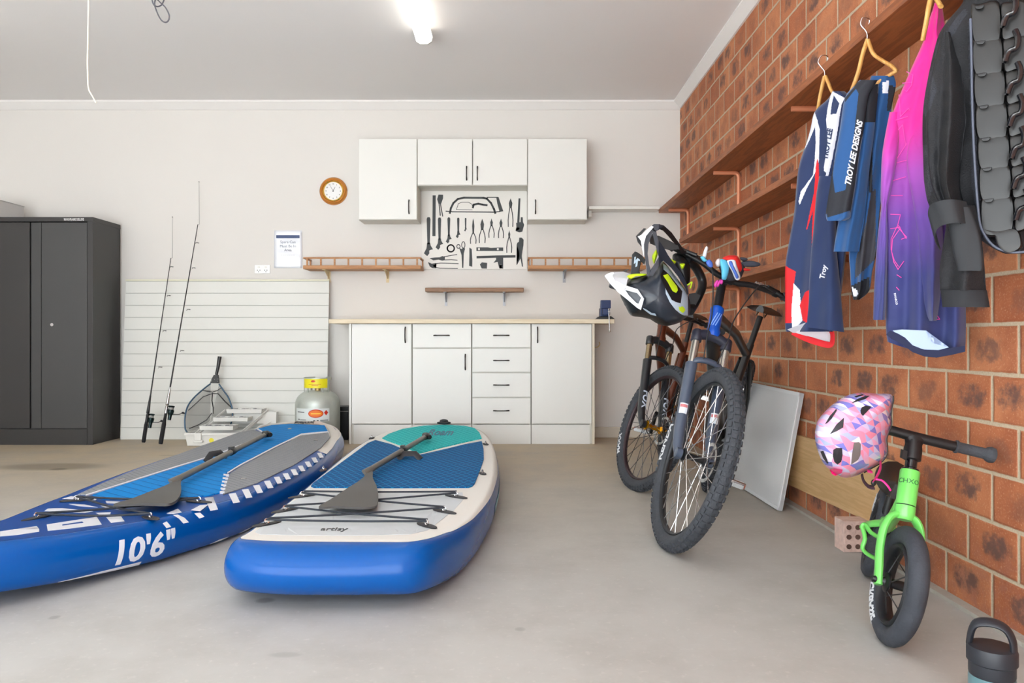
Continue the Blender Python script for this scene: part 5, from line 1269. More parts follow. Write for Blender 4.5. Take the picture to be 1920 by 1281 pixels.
# footrest wing seen to the left of the fork
fw_o = px(1640, 1000, 2.22)
def FP(a, b, o=0): return px(a, b, 2.2 + o)
for s_ in (1,):
    P = [FP(1617, 988), FP(1622, 984), FP(1632, 998), FP(1650, 1010), FP(1655, 1022), FP(1650, 1045), FP(1644, 1048), FP(1628, 1040), FP(1617, 1028), FP(1622, 1010)]
    obj('footrest', MB().tube(crom([tuple(a) for a in P], 3), (.0085, .006), 10, True), M_lime, t, smooth=True)
    obj('footrest_pad', MB().prism([FP(1622, 1012, .004), FP(1634, 1004, .004), FP(1650, 1020, .004), FP(1646, 1040, .004), FP(1628, 1034, .004), FP(1620, 1026, .004)], (.002, .01, 0)), M_rub, t)
obj('seatpost', MB().tube([seat_c - wr * .075, seat_c + wr * .02], .013, 14), M_blk, t, smooth=True)
sv = []; sf = []; NS = 14
for i in range(NS + 1):
    u = i / NS; a = -.10 + .19 * u; hw = .052 * math.sin(min(1, .25 + u * .9) * PI) ** .5 * (1 - .45 * u) + .008; zt_ = .055 + .03 * (1 - u) ** 3 * 1.4
    for k in range(12):
        th_ = 2 * PI * k / 12; sv.append(seat_c + fr_ * a + nr * hw * math.cos(th_) + wr * (zt_ + .024 * math.sin(th_) - .016 * math.cos(th_) ** 2))
for i in range(NS):
    for k in range(12): sf.append((i * 12 + k, i * 12 + (k + 1) % 12, (i + 1) * 12 + (k + 1) % 12, (i + 1) * 12 + k))
sf += [tuple(range(11, -1, -1)), tuple(NS * 12 + k for k in range(12))]
obj('saddle', MB().add(sv, sf), mat('saddle_vinyl', rgb(40, 34, 32), .35), t, smooth=True)
sidewall(KR, KC, Kf, Kw, .157, .0265, 'CRBASSE', PI + .30, PI + 1.20, 1, M_kw, 1.05)
sidewall(KRr, RC, fr_, wr, .157, .0265, 'CRBASSE', PI - .9, PI - .3, 1, M_kw, .85)

# ---------------------------------------------------------------- shell bodies from an outline: pillow solids
def pillow(P2, d0, tf, tb, fn=None, sub=4, rings=9, pw=.5, c=None):
    """closed outline (photo px) inflated towards and away from the viewer around distance d0"""
    Q = crom(P2, sub); n_ = len(Q)
    cx_ = c[0] if c else sum(p[0] for p in Q) / n_; cy_ = c[1] if c else sum(p[1] for p in Q) / n_
    dd = (lambda a, b: d0) if not callable(d0) else d0
    vs_ = []; fs_ = []
    def pt(s_, i, sgn):
        x = cx_ + (Q[i][0] - cx_) * s_; y = cy_ + (Q[i][1] - cy_) * s_
        k = (1 - s_ ** 2.2) ** pw if s_ < 1 else 0
        return px(x, y, dd(x, y) - (tf * k if sgn > 0 else -tb * k))
    levels = [(r / rings) ** .75 for r in range(rings, 0, -1)]
    for s_ in levels: vs_ += [pt(s_, i, 1) for i in range(n_)]
    vs_.append(px(cx_, cy_, dd(cx_, cy_) - tf))
    top = len(vs_) - 1
    for k in range(len(levels) - 1):
        for i in range(n_):
            j = (i + 1) % n_; fs_.append((k * n_ + i, k * n_ + j, (k + 1) * n_ + j, (k + 1) * n_ + i))
    k = len(levels) - 1
    for i in range(n_): fs_.append((k * n_ + i, k * n_ + (i + 1) % n_, top))
    o = len(vs_)
    for s_ in levels[1:]: vs_ += [pt(s_, i, -1) for i in range(n_)]
    vs_.append(px(cx_, cy_, dd(cx_, cy_) + tb)); bt = len(vs_) - 1
    for i in range(n_):
        j = (i + 1) % n_; fs_.append((j, i, o + i, o + j))
    for k in range(len(levels) - 2):
        for i in range(n_):
            j = (i + 1) % n_; fs_.append((o + k * n_ + j, o + k * n_ + i, o + (k + 1) * n_ + i, o + (k + 1) * n_ + j))
    k = len(levels) - 2
    for i in range(n_): fs_.append((o + k * n_ + (i + 1) % n_, o + k * n_ + i, bt))
    def surf(a, b):
        """distance of the front surface at pixel (a, b)"""
        ang = math.atan2(b - cy_, a - cx_); r = math.hypot(a - cx_, b - cy_); R_ = 1e9
        for i in range(n_):
            x1, y1 = Q[i][0] - cx_, Q[i][1] - cy_; x2, y2 = Q[(i + 1) % n_][0] - cx_, Q[(i + 1) % n_][1] - cy_
            ca, sa_ = math.cos(ang), math.sin(ang); den = (x2 - x1) * sa_ - (y2 - y1) * ca
            if abs(den) < 1e-12: continue
            tt = (x1 * (y2 - y1) - y1 * (x2 - x1)) / (ca * (y2 - y1) - sa_ * (x2 - x1)) if abs(ca * (y2 - y1) - sa_ * (x2 - x1)) > 1e-12 else -1
            uu = (tt * ca - x1) / (x2 - x1) if abs(x2 - x1) > abs(y2 - y1) else ((tt * sa_ - y1) / (y2 - y1) if abs(y2 - y1) > 1e-12 else -1)
            if tt > 0 and -1e-6 <= uu <= 1 + 1e-6: R_ = min(R_, tt)
        s_ = min(1, r / R_); return dd(a, b) - tf * ((1 - s_ ** 2.2) ** pw if s_ < 1 else 0)
    return MB().add(vs_, fs_), surf
def onto(surf): return lambda a, b, h: px(a, b, surf(a, b) - h)

# child's helmet
t = thing('kids_helmet', 'pink, lilac and blue triangle-patterned child helmet hung on the balance bike handlebar', 'helmet', px(1600, 860, 1.98))
def zk(a, b): return (1530 + a / 5.82, 720 + b / 5.82)
ho = [zk(*p) for p in ((0, 470), (20, 400), (110, 290), (230, 190), (360, 120), (500, 95), (650, 105), (790, 108), (835, 130), (840, 180), (822, 260), (815, 350), (818, 440), (790, 530), (768, 600), (775, 690), (770, 770), (715, 850), (620, 910), (520, 965), (400, 1015), (290, 1020), (190, 960), (90, 880), (30, 760), (-5, 640), (-12, 540))]
g = NG('triangle_print', .22); g.b.inputs['Coat Weight'].default_value = .3
wn = g.noise(g.tc.outputs['Object'], 14, 1); wm = g.noise(g.comb(g.sep.outputs[2], g.sep.outputs[0], 2.0), 14, 1)
ta = g.math('MULTIPLY_ADD', g.sep.outputs[0], 46.0, g.math('MULTIPLY_ADD', g.sep.outputs[2], 22.0, g.math('MULTIPLY', wn, 1.6)))
tb_ = g.math('MULTIPLY_ADD', g.sep.outputs[2], 40.0, g.math('MULTIPLY_ADD', g.sep.outputs[0], -14.0, g.math('MULTIPLY', wm, 1.6)))
up = g.math('GREATER_THAN', g.math('ADD', g.math('FRACT', ta), g.math('FRACT', tb_)), 1.0)
tri = g.white(g.comb(g.math('FLOOR', ta), g.math('FLOOR', tb_), up))
cr_ = g.nt.nodes.new('ShaderNodeValToRGB'); cr_.color_ramp.interpolation = 'CONSTANT'; e = cr_.color_ramp.elements
e[0].position = 0; e[0].color = rgb(238, 146, 178); e[1].position = .30; e[1].color = rgb(206, 196, 234)
for pos, cc_ in ((.48, rgb(122, 122, 206)), (.64, rgb(232, 168, 208)), (.8, rgb(240, 228, 244)), (.9, rgb(170, 176, 232))):
    a = e.new(pos); a.color = cc_
g.nt.links.new(tri, cr_.inputs[0]); g.col(cr_.outputs[0]); M_tri = g.m
kb, ks = pillow(ho, lambda a, b: 2.0 + (a - 1600) * .0003, .115, .10, c=zk(400, 540))
obj('shell', kb, M_tri, t, smooth=True)
M_vent = mat('vent_dark', rgb(38, 36, 42), .6); M_ventg = mat('vent_grey', rgb(120, 112, 112), .6)
vents = [((415, 135), (500, 112), (520, 118), (440, 148)), ((385, 212), (450, 165), (540, 128), (585, 128), (540, 165), (450, 192)), ((98, 438), (150, 350), (222, 270), (228, 290), (170, 380), (120, 430)),
         ((150, 550), (225, 440), (305, 368), (298, 475), (230, 515)), ((484, 290), (500, 255), (545, 236), (608, 248), (560, 300), (512, 350), (490, 325)),
         ((46, 738), (80, 730), (110, 800), (135, 868), (120, 870), (75, 810)), ((188, 720), (220, 700), (285, 700), (290, 780), (275, 850), (235, 882), (200, 850), (184, 790))]
for P in vents: obj('vent', patch([[zk(*p) for p in P]], onto(ks), 4, .0003, .0014), M_vent, t)
obj('vent', patch([[zk(*p) for p in ((415, 640), (470, 635), (490, 660), (485, 780), (460, 830), (383, 882), (395, 760))]], onto(ks), 4, .0003, .0014), M_ventg, t)
obj('rear_light', patch([[zk(*p) for p in ((148, 938), (200, 925), (290, 940), (280, 975), (210, 1005), (175, 985))]], onto(ks), 3, .0005, .008), mat('light_magenta', rgb(232, 20, 110), .25, coat=.5), t, smooth=True)
obj('visor_edge', MB().tube([px(*zk(a, b), 2.02) for a, b in crom([(842, 130), (845, 180), (826, 260), (818, 350), (822, 440), (793, 530), (770, 600), (778, 690), (773, 770), (716, 852), (622, 912), (522, 968)], 3, False)], .0022, 8), M_blk, t, smooth=True)
M_mg = mat('strap_magenta', rgb(190, 40, 110), .6)
def sp_(name, pts, m_, r=(.0075, .0018)): obj(name, MB().tube(crom([tuple(px(*zk(a, b), d)) for a, b, d in pts], 4, False), r, 8), m_, t, smooth=True)
sp_('chin_strap', ((705, 850, 1.98), (700, 930, 1.97), (660, 1020, 1.97), (625, 1080, 1.97)), M_mg)
sp_('chin_strap', ((500, 985, 1.98), (520, 1060, 1.98), (575, 1120, 1.98), (635, 1130, 1.98)), mat('strap_pattern', rgb(58, 40, 52), .6, noise=.7, nscale=160))
sp_('chin_strap', ((560, 950, 1.98), (610, 960, 1.98), (590, 940, 1.98)), M_mg, (.005, .0018))
sp_('chin_strap', ((650, 1040, 1.97), (720, 1055, 1.96), (780, 1110, 1.95), (815, 1165, 1.95)), mat('strap_pink', rgb(232, 40, 140), .5), (.003, .002))
obj('buckle', MB().ball(px(*zk(628, 1080), 1.97), (.007, .005, .009)), M_blk, t, smooth=True)

# full-face helmet on the nearer mountain bike
def za(a, b): return (1130 + a / 6.1, 410 + b / 6.1)
t = thing('full_face_helmet', 'black full-face bike helmet with white visor and neon lining hung on the handlebar', 'helmet', px(1240, 530, 3.05))
M_hn = mat('helmet_navy_black', rgb(40, 47, 58), .38, coat=.15); M_hb = mat('helmet_black', rgb(20, 21, 24), .4); M_hw = mat('helmet_white', rgb(226, 232, 240), .3, coat=.3)
M_neo = mat('neon_yellow', rgb(206, 238, 30), .6); M_hlb = mat('helmet_pale_blue', rgb(186, 204, 220), .3)
hd = lambda a, b: 3.10
sb, ss_ = pillow([za(*p) for p in ((285, 700), (380, 672), (480, 650), (590, 575), (675, 485), (760, 560), (850, 690), (950, 820), (1000, 960), (995, 1090), (930, 1150), (880, 1190), (740, 1228), (640, 1205), (540, 1150), (430, 1125), (320, 1105), (250, 980), (200, 870), (240, 760))], hd, .15, .12, c=za(640, 900))
obj('shell', sb, M_hn, t, smooth=True)
sd_, sds = pillow([za(*p) for p in ((200, 870), (260, 930), (440, 1040), (600, 1110), (760, 1190), (740, 1228), (640, 1205), (540, 1150), (430, 1125), (320, 1105), (250, 980))], lambda a, b: 3.02, .03, .05, c=za(480, 1090))
obj('lower_shell', patch([[za(*p) for p in ((196, 860), (260, 920), (350, 985), (440, 1048), (455, 1020), (520, 1060), (620, 1120), (760, 1195), (790, 1215), (700, 1226), (620, 1200), (540, 1150), (430, 1125), (330, 1105), (250, 990))]], onto(ss_), 3, .0005, .006), M_hb, t)
obj('vent_rim', patch([[za(*p) for p in ((455, 1020), (470, 1040), (545, 1098), (615, 1115), (600, 1085), (560, 1080), (500, 1040))]], onto(ss_), 3, .006, .009), M_hlb, t)
vis = [(22, 655), (60, 628), (110, 612), (235, 606), (345, 640), (280, 690), (272, 768), (400, 808), (472, 918), (437, 1045), (395, 1022), (280, 925), (180, 845), (90, 750)]
def vd(a, b): return 2.985 - (a - 1135) * .0006
vo, vwd = [vis[i] for i in range(14)], None
def vmap(a, b, h): return px(a, b, vd(a, b) - h)
vm = [[(22, 655), (60, 660), (150, 740), (255, 815), (262, 822), (300, 880), (385, 965), (410, 975), (395, 1022), (280, 925), (180, 845), (90, 750)],
      [(255, 815), (272, 768), (400, 808), (472, 918), (437, 1045), (395, 1022), (410, 975), (440, 905), (395, 852)], [(22, 655), (60, 628), (110, 612), (130, 625), (110, 650), (150, 740), (60, 660)]]
obj('visor', patch([[za(*p) for p in P] for P in vm], vmap, 3, 0, .012), M_hw, t)
obj('visor_top', MB().prism([px(*za(a, b), d) for a, b, d in ((60, 655, 2.99), (112, 614, 3.04), (235, 606, 3.08), (345, 642, 3.08), (285, 690, 3.0), (270, 775, 2.95), (250, 812, 2.94))], (0, .006, -.003)), M_hw, t)
obj('visor_bracket', patch([[za(*p) for p in ((262, 822), (395, 852), (440, 905), (408, 975), (300, 880))]], lambda a, b, h: px(a, b, vd(a, b) + .012 - h), 0, 0, .004), M_hn, t)
def beam(name, pts, wd, m_, th=.012): obj(name, MB().tube([px(*za(a, b), d) for a, b, d in crom(pts, 4, False)], (wd, th), 10, flat=None), m_, t, smooth=True)
def plate(name, P, d, m_, th=.022):
    dd = d if callable(d) else (lambda a, b: d)
    o_ = obj(name, patch([[za(*p) for p in q] for q in P], lambda a, b, h: px(a, b, dd(a, b) - h), 3.2, -th, .0), m_, t, bevel=0); return o_
cbd = lambda a, b: 2.96 + max(0, (a - 1235)) * .0016
plate('chin_bar', [[(560, 85), (590, 100), (572, 160), (545, 230), (525, 290), (515, 400), (530, 520), (552, 600), (505, 640), (500, 560), (480, 430), (470, 300), (470, 230), (500, 160)]], cbd, M_hn, .03)
plate('chin_bar', [[(560, 85), (585, 62), (650, 62), (700, 85), (640, 130), (600, 150), (575, 130)]], cbd, M_hn, .03)
plate('chin_strut', [[(578, 120), (612, 140), (630, 230), (665, 350), (700, 480), (662, 500), (622, 380), (590, 250), (570, 170)]], cbd, M_hn, .025)
plate('chin_strut', [[(695, 468), (655, 525), (605, 605), (575, 655), (515, 650), (545, 590), (600, 510), (640, 440), (655, 400)]], cbd, M_hn, .03)
plate('brow_rim', [[(640, 240), (700, 330), (750, 420), (820, 520), (900, 620), (960, 740), (985, 860), (972, 870), (940, 790), (860, 660), (780, 560), (700, 490), (680, 450), (640, 330)]], cbd, M_hn, .03)
plate('chin_bar_top', [[(640, 62), (700, 78), (790, 160), (850, 245), (900, 315), (945, 385), (905, 400), (862, 325), (800, 262), (745, 195), (690, 138), (640, 118)]], lambda a, b: 3.02 + max(0, (a - 1235)) * .0018, M_hb, .03)
plate('chin_guard_inner', [[(540, 215), (600, 190), (640, 195), (780, 260), (860, 305), (880, 350), (760, 360), (650, 330), (600, 310), (540, 285)]], lambda a, b: 3.08, M_hb, .05)
plate('chin_trim', [[(560, 82), (585, 95), (545, 140), (495, 200), (472, 290), (470, 440), (452, 350), (435, 250), (400, 205), (440, 190), (490, 140)]], lambda a, b: 2.945, M_hw, .012)
plate('chin_vent', [[(380, 200), (400, 180), (470, 110), (500, 115), (440, 185), (402, 205), (438, 255), (462, 345), (400, 270)]], lambda a, b: 2.97, M_hb, .03)
far = [(960, 470, 3.18), (1030, 520, 3.22), (1090, 600, 3.24), (1135, 700, 3.25), (1135, 790, 3.24), (1100, 880, 3.22), (1050, 980, 3.2), (1000, 1060, 3.16)]
beam('far_side_rim', far, .019, M_hb, .02)
plate('far_side', [[(985, 860), (1060, 850), (1120, 880), (1080, 960), (1040, 1040), (1000, 1100), (975, 1095)]], lambda a, b: 3.17, M_hb, .03)
tx = text2d('TLD', 3.4, bold=.1, align='CENTER')
obj('side_accent', patch([[za(*p) for p in ((690, 510), (760, 560), (850, 680), (960, 820), (975, 860), (975, 1110), (930, 1108), (890, 1090), (830, 1040), (770, 960), (722, 860), (790, 945), (850, 968), (895, 970), (915, 832), (780, 650))]], onto(ss_), 3, .0005, .003), M_hlb, t)
obj('side_vent', patch([[za(*p) for p in ((655, 640), (700, 585), (760, 640), (912, 832), (893, 968), (850, 960), (790, 930), (735, 830), (690, 740))]], onto(ss_), 3, .002, .0042), M_hb, t)
obj('neon_insert', patch([[za(*p) for p in ((690, 650), (745, 632), (800, 710), (850, 775), (860, 820), (840, 850), (800, 830), (785, 805), (800, 790), (740, 720))]], onto(ss_), 3, .0042, .006), M_neo, t)
sf_ = [(870, 1005), (890, 1015), (905, 1002), (925, 1010), (945, 1040), (940, 1060), (920, 1080), (900, 1070), (878, 1050)]
obj('neon_badge', patch([[za(*p) for p in sf_]], onto(ss_), 2, .003, .005), M_neo, t)
def blob(name, pts, d, m_, tf=.03, tb=.02): obj(name, pillow([za(*p) for p in pts], d, tf, tb, rings=5)[0], m_, t, smooth=True)
blob('neon_pad', ((565, 440), (585, 390), (620, 350), (630, 400), (610, 470), (585, 520)), 3.08, M_neo)
blob('neon_pad', ((665, 340), (700, 360), (750, 440), (820, 480), (840, 500), (780, 550), (740, 500), (690, 410)), 3.08, M_neo)
blob('neon_pad', ((275, 670), (310, 640), (400, 628), (500, 632), (480, 655), (370, 665), (320, 695)), 3.03, M_neo, .02)
blob('liner', ((270, 740), (330, 690), (420, 665), (500, 650), (520, 680), (500, 760), (400, 800), (280, 770)), 3.04, M_hb, .04)
blob('liner', ((800, 420), (880, 400), (980, 470), (1000, 560), (1000, 700), (960, 780), (900, 700), (820, 560)), 3.19, M_hb, .04)
blob('neon_pad', ((880, 520), (940, 515), (930, 560), (905, 580)), 3.12, M_neo, .02)
beam('neon_cord', ((930, 740, 3.12), (970, 760, 3.12), (1020, 725, 3.12), (1000, 800, 3.12)), .003, M_neo, .003)
t2 = thing('helmet_goggles', 'black goggle strap with white lettering hanging beside the full-face helmet', 'goggles', px(1195, 500, 3.1))
def zp(P, d): return [px(*za(a, b), d) for a, b in P]
obj('strap', MB().prism(zp(((340, 410), (370, 375), (400, 385), (450, 420), (490, 470), (480, 520), (440, 490), (420, 600), (435, 640), (325, 640)), 3.1), (0, .012, 0)), M_hb, t2, bevel=.002)
obj('lettering', MB().prism(zp(((365, 440), (380, 435), (375, 480), (400, 450), (425, 470), (428, 485), (405, 480), (395, 545), (375, 555), (380, 500), (358, 520)), 3.094), (0, .003, 0)), M_hlb, t2)

# gloves draped over the stem
def zg(a, b): return (1300 + a / 6.406, 460 + b / 6.406)
t = thing('riding_gloves', 'red, white and blue riding gloves draped over the nearer handlebar stem', 'gloves', px(1375, 510, 3.1))
M_gr = mat('glove_red', rgb(214, 36, 34), .7); M_gb = mat('glove_blue', rgb(74, 108, 196), .7); M_gc = mat('glove_cyan', rgb(92, 186, 220), .7); M_gw = mat('glove_white', rgb(226, 226, 234), .7); M_gd = mat('glove_dark', rgb(58, 60, 72), .8)
def gp(name, P, d, m_, tf=.016, tb=.012, par=None): return obj(name, pillow([zg(*p) for p in P], d, tf, tb, rings=5, sub=3)[0], m_, par or t, smooth=True)
gp('glove_palm', ((300, 190), (420, 170), (560, 200), (620, 250), (600, 330), (560, 400), (450, 430), (400, 410), (330, 330)), 3.12, M_gd, .03, .03)
gp('glove_back', ((350, 165), (380, 135), (440, 120), (520, 125), (550, 160), (580, 230), (585, 290), (560, 320), (540, 290), (500, 200), (430, 180)), 3.06, M_gr, .03)
gp('glove_cuff', ((320, 180), (360, 170), (410, 200), (430, 290), (400, 400), (375, 415), (340, 400), (335, 300)), 3.02, M_gc, .02)
gp('glove_cuff_edge', ((400, 200), (440, 175), (500, 180), (520, 230), (555, 340), (565, 390), (540, 420), (500, 405), (460, 310)), 3.02, M_gw, .018)
gp('glove_panel', ((425, 210), (460, 190), (485, 250), (530, 340), (545, 385), (515, 400), (480, 320)), 3.0, M_gb, .016)
for k, P in enumerate((((580, 200), (640, 185), (720, 190), (800, 215), (790, 250), (720, 262), (640, 260), (585, 250)), ((590, 270), (650, 280), (690, 292), (670, 308), (600, 305)), ((555, 150), (600, 145), (650, 160), (640, 185), (590, 190)))):
    gp('glove_finger', P, 3.12, (M_gd, M_gr, M_gd)[k], .012)
gp('second_glove', ((265, 200), (290, 165), (320, 160), (335, 200), (320, 250), (290, 260), (270, 240)), 3.04, mat('glove_pale', rgb(216, 204, 204), .7), .02)
for P in (((245, 475), (275, 425), (300, 420), (300, 450), (270, 510)), ((280, 480), (310, 420), (330, 415), (325, 450), (300, 500)), ((315, 455), (335, 410), (360, 430), (345, 470))):
    gp('glove_finger', P, 3.02, mat('glove_magenta', rgb(206, 60, 160), .6), .010)
gp('blue_finger', ((85, 140), (120, 130), (150, 160), (170, 190), (130, 200), (95, 170)), 3.03, M_gc, .012)
gp('blue_finger', ((150, 200), (190, 170), (225, 200), (235, 250), (210, 270), (170, 250)), 3.03, M_gb, .012)
gp('pale_finger', ((108, 150), (118, 90), (140, 30), (160, 12), (178, 30), (168, 80), (150, 150), (125, 170)), 3.05, M_gw, .010)
# ---------------------------------------------------------------- clothes hanging from the top shelf
def lerp_rows(rows, py):
    if py <= rows[0][0]: return rows[0][1], rows[0][2]
    for a, b in zip(rows[:-1], rows[1:]):
        if py <= b[0]:
            u = (py - a[0]) / max(1e-6, b[0] - a[0]); return a[1] + (b[1] - a[1]) * u, a[2] + (b[2] - a[2]) * u
    return rows[-1][1], rows[-1][2]
def cloth(name, rows, dep, mats, regions, par, nx=60, ny=150, fold=(.008, 5.0, 1.0), bulge=.03, back=.02, hem=None, fine=None):
    """rows (photo y, left x, right x); dep(px,py) base distance; a closed, folded cloth body; regions [(poly, material index)]"""
    rows = crom([tuple(map(float, r)) for r in rows], 4, False); rows.sort(key=lambda r: r[0])
    y0, y1 = rows[0][0], rows[-1][0]; am, fr, ph = fold
    def P(u, v):
        py = y0 + (y1 - y0) * v; xl_, xr_ = lerp_rows(rows, py)
        X = xl_ + (xr_ - xl_) * u
        Y = py + (hem(u) if hem else 0) * max(0, (v - .75) / .25)
        return X, Y
    def front(X, Y, u, v):
        e = math.sin(PI * min(1, max(0, u))) ** .6
        wv = math.sin(fr * u * 2 * PI + ph + 1.6 * v) * am * (.25 + v) + math.sin(fr * 1.9 * u * 2 * PI + 2.1 * ph + 3.1 * v) * am * .35 * v
        wr_ = math.sin(Y * .11 + u * 7 + ph) * am * .14
        return px(X, Y, dep(X, Y) - bulge * e - (wv + wr_) * min(1, 4 * e))
    vs_ = []; fs_ = []; mi = []
    for j in range(ny + 1):
        for i in range(nx + 1):
            u, v = i / nx, j / ny; X, Y = P(u, v); vs_.append(front(X, Y, u, v))
    N1 = len(vs_)
    for j in range(ny + 1):
        for i in range(nx + 1):
            u, v = i / nx, j / ny; X, Y = P(u, v); e = math.sin(PI * u) ** .6 if 0 < u < 1 else 0
            vs_.append(px(X, Y, dep(X, Y) + .004 + back * e))
    def idx(i, j): return j * (nx + 1) + i
    for j in range(ny):
        for i in range(nx):
            fs_.append((idx(i, j), idx(i + 1, j), idx(i + 1, j + 1), idx(i, j + 1)))
            X, Y = P((i + .5) / nx, (j + .5) / ny); k = 0
            for poly, m_ in regions:
                if inpoly(X, Y, poly): k = m_
            mi.append(k)
            fs_.append((N1 + idx(i, j + 1), N1 + idx(i + 1, j + 1), N1 + idx(i + 1, j), N1 + idx(i, j))); mi.append(0)
    for j in range(ny):
        for i in (0, nx):
            fs_.append((idx(i, j), idx(i, j + 1), N1 + idx(i, j + 1), N1 + idx(i, j))); mi.append(0)
    for i in range(nx):
        for j in (0, ny):
            fs_.append((idx(i, j), idx(i + 1, j), N1 + idx(i + 1, j), N1 + idx(i, j))); mi.append(0)
    m = MB(); m.v = vs_; m.f = fs_; m.mi = mi
    o_ = obj(name, m, mats, par, smooth=True)
    def surf(X, Y, h=0.0):
        v = (Y - y0) / (y1 - y0); xl_, xr_ = lerp_rows(rows, Y); u = (X - xl_) / max(1e-6, xr_ - xl_); u = min(.98, max(.02, u))
        p = front(X, Y, u, v); d = p.y - h; return px(X, Y, d)
    return o_, surf
M_hng = wood('hanger_wood', rgb(196, 140, 70), rgb(226, 176, 104), 'Z', 1.2, .4)
def hanger(name_label, hookpts, d, necks, arms, bar=None, group=None, r=(.011, .006)):
    t = thing('coat_hanger', name_label, 'hanger', px(*necks, d), 'wooden coat hangers on the top shelf')
    obj('hook', MB().tube(crom([tuple(px(a, b, d + o)) for a, b, o in hookpts], 5, False), .0022, 8), M_chrome, t, smooth=True)
    for A in arms:
        n_ = len(A); P = [tuple(px(a, b, d + o)) for a, b, o in A]
        Q = crom(P, 5, False); k = len(Q)
        obj('arm', MB().tube(Q, [(r[0] * (1.0 - .25 * i / k), r[1]) for i in range(k)], 12), M_hng, t, smooth=True)
    if bar: obj('bar', MB().tube([px(a, b, d + o) for a, b, o in bar], .006, 12), M_hng, t, smooth=True)
    return t
hanger('wooden hanger holding the navy, white and red jersey', ((1550, 120, .02), (1552, 106, .015), (1541, 104, 0), (1534, 116, 0), (1540, 126, 0), (1546, 134, 0), (1546, 146, 0)), 2.78, (1547, 150),
       [((1546, 143, 0), (1541, 165, .01), (1536, 190, .02), (1533, 212, .04)), ((1548, 143, 0), (1554, 158, -.01), (1559, 170, -.02), (1566, 180, -.03))])
hanger('wooden hanger holding the blue and black riding trousers', ((1628, 50, .02), (1630, 36, .015), (1618, 33, 0), (1614, 46, 0), (1622, 56, 0), (1626, 64, 0), (1626, 76, 0)), 2.43, (1630, 80),
       [((1627, 74, 0), (1618, 100, .01), (1608, 140, .02), (1592, 182, .04)), ((1627, 74, 0), (1637, 100, 0), (1655, 114, -.02), (1672, 124, -.04), (1681, 134, -.05))], bar=((1681, 133, -.05), (1656, 148, -.03), (1640, 160, -.02)))
hanger('wooden hanger at the top edge holding the pink and navy jersey', ((1756, -12, .02), (1756, -30, .0), (1750, -26, 0), (1748, -10, 0)), 2.06, (1748, 0),
       [((1748, -14, 0), (1742, 10, .0), (1737, 40, .01), (1730, 76, .03)), ((1749, -14, 0), (1757, 0, -.0), (1764, 12, -.02))])

hanger('wooden hanger above the top edge of the picture holding the black body armour', ((1914, -140, .02), (1912, -158, .01), (1900, -158, 0), (1896, -142, 0), (1904, -128, 0), (1904, -108, 0)), 1.85, (1904, -108),
       [((1904, -112, 0), (1880, -96, .01), (1850, -66, .02)), ((1904, -112, 0), (1940, -94, -.01), (1980, -66, -.02))])
# navy, white and red jersey
M_nav = mat('jersey_navy', rgb(22, 44, 88), .75, sheen=.3); M_jw = mat('jersey_white', rgb(222, 224, 234), .75); M_jr = mat('jersey_red', rgb(216, 30, 40), .75); M_dn = mat('jersey_dark_navy', rgb(24, 32, 66), .8)
def z6(a, b): return (1460 + a / 2.418, 130 + b / 2.418)
def z7(a, b): return (1490 + a / 5.823, 200 + b / 5.823)
Z6 = lambda P: [z6(*p) for p in P]; Z7 = lambda P: [z7(*p) for p in P]
t = thing('riding_jersey', 'navy riding jersey with white and red panels, leftmost of the hanging clothes', 'jersey', px(1530, 400, 2.8))
dj = lambda a, b: 2.86 - (a - 1472) * .0013
body_rows = [(171, 1561, 1583), (186, 1552, 1600), (209, 1528, 1602), (240, 1520, 1600), (266, 1513, 1600), (316, 1497, 1598), (399, 1489, 1592), (450, 1480, 1588), (498, 1472.5, 1584), (560, 1472, 1576), (611, 1472, 1566), (622, 1474, 1562)]
reg = [(Z6([(160, 185), (175, 230), (186, 270), (182, 420), (165, 470), (125, 545), (95, 615), (90, 600), (100, 555), (155, 480), (163, 420), (168, 330), (165, 260), (140, 320), (118, 365), (130, 300), (160, 190)]), 1),
       (Z6([(175, 405), (182, 430), (183, 600), (170, 760), (158, 930), (148, 950), (150, 760), (155, 640), (128, 730), (125, 725), (160, 560), (168, 440)]), 2),
       (Z6([(240, 98), (300, 130), (285, 160), (270, 260), (258, 330), (240, 420), (215, 530), (205, 530), (215, 470), (205, 460), (205, 440), (222, 330), (215, 225), (225, 160)]), 1),
       (Z6([(250, 118), (275, 155), (262, 200), (235, 205), (240, 160)]), 0),
       (Z6([(20, 885), (78, 918), (68, 980), (60, 1090), (62, 1165), (20, 1165)]), 2), (Z6([(68, 970), (95, 1000), (108, 1140), (60, 1195), (58, 1090)]), 1), (Z6([(110, 1140), (95, 1070), (120, 1010), (140, 1000), (135, 1060), (128, 1150)]), 2), (Z6([(20, 1150), (60, 1150), (60, 1200), (20, 1200)]), 0)]
bo, bs = cloth('jersey_body', body_rows, dj, [M_nav, M_jw, M_jr], reg, t, 130, 340, (.010, 2.0, .6), .035, .02)
sl_rows = [(330, 1536, 1572), (370, 1530, 1570), (420, 1526, 1568), (470, 1521, 1569), (530, 1517, 1575), (580, 1515, 1579), (606, 1513, 1581), (622, 1514, 1583)]
so, sls = cloth('sleeve', sl_rows, lambda a, b: dj(a, b) - .045, [M_nav], [], t, 40, 80, (.008, 1.0, 2.0), .03, .02, hem=lambda u: -8 + 9 * u)
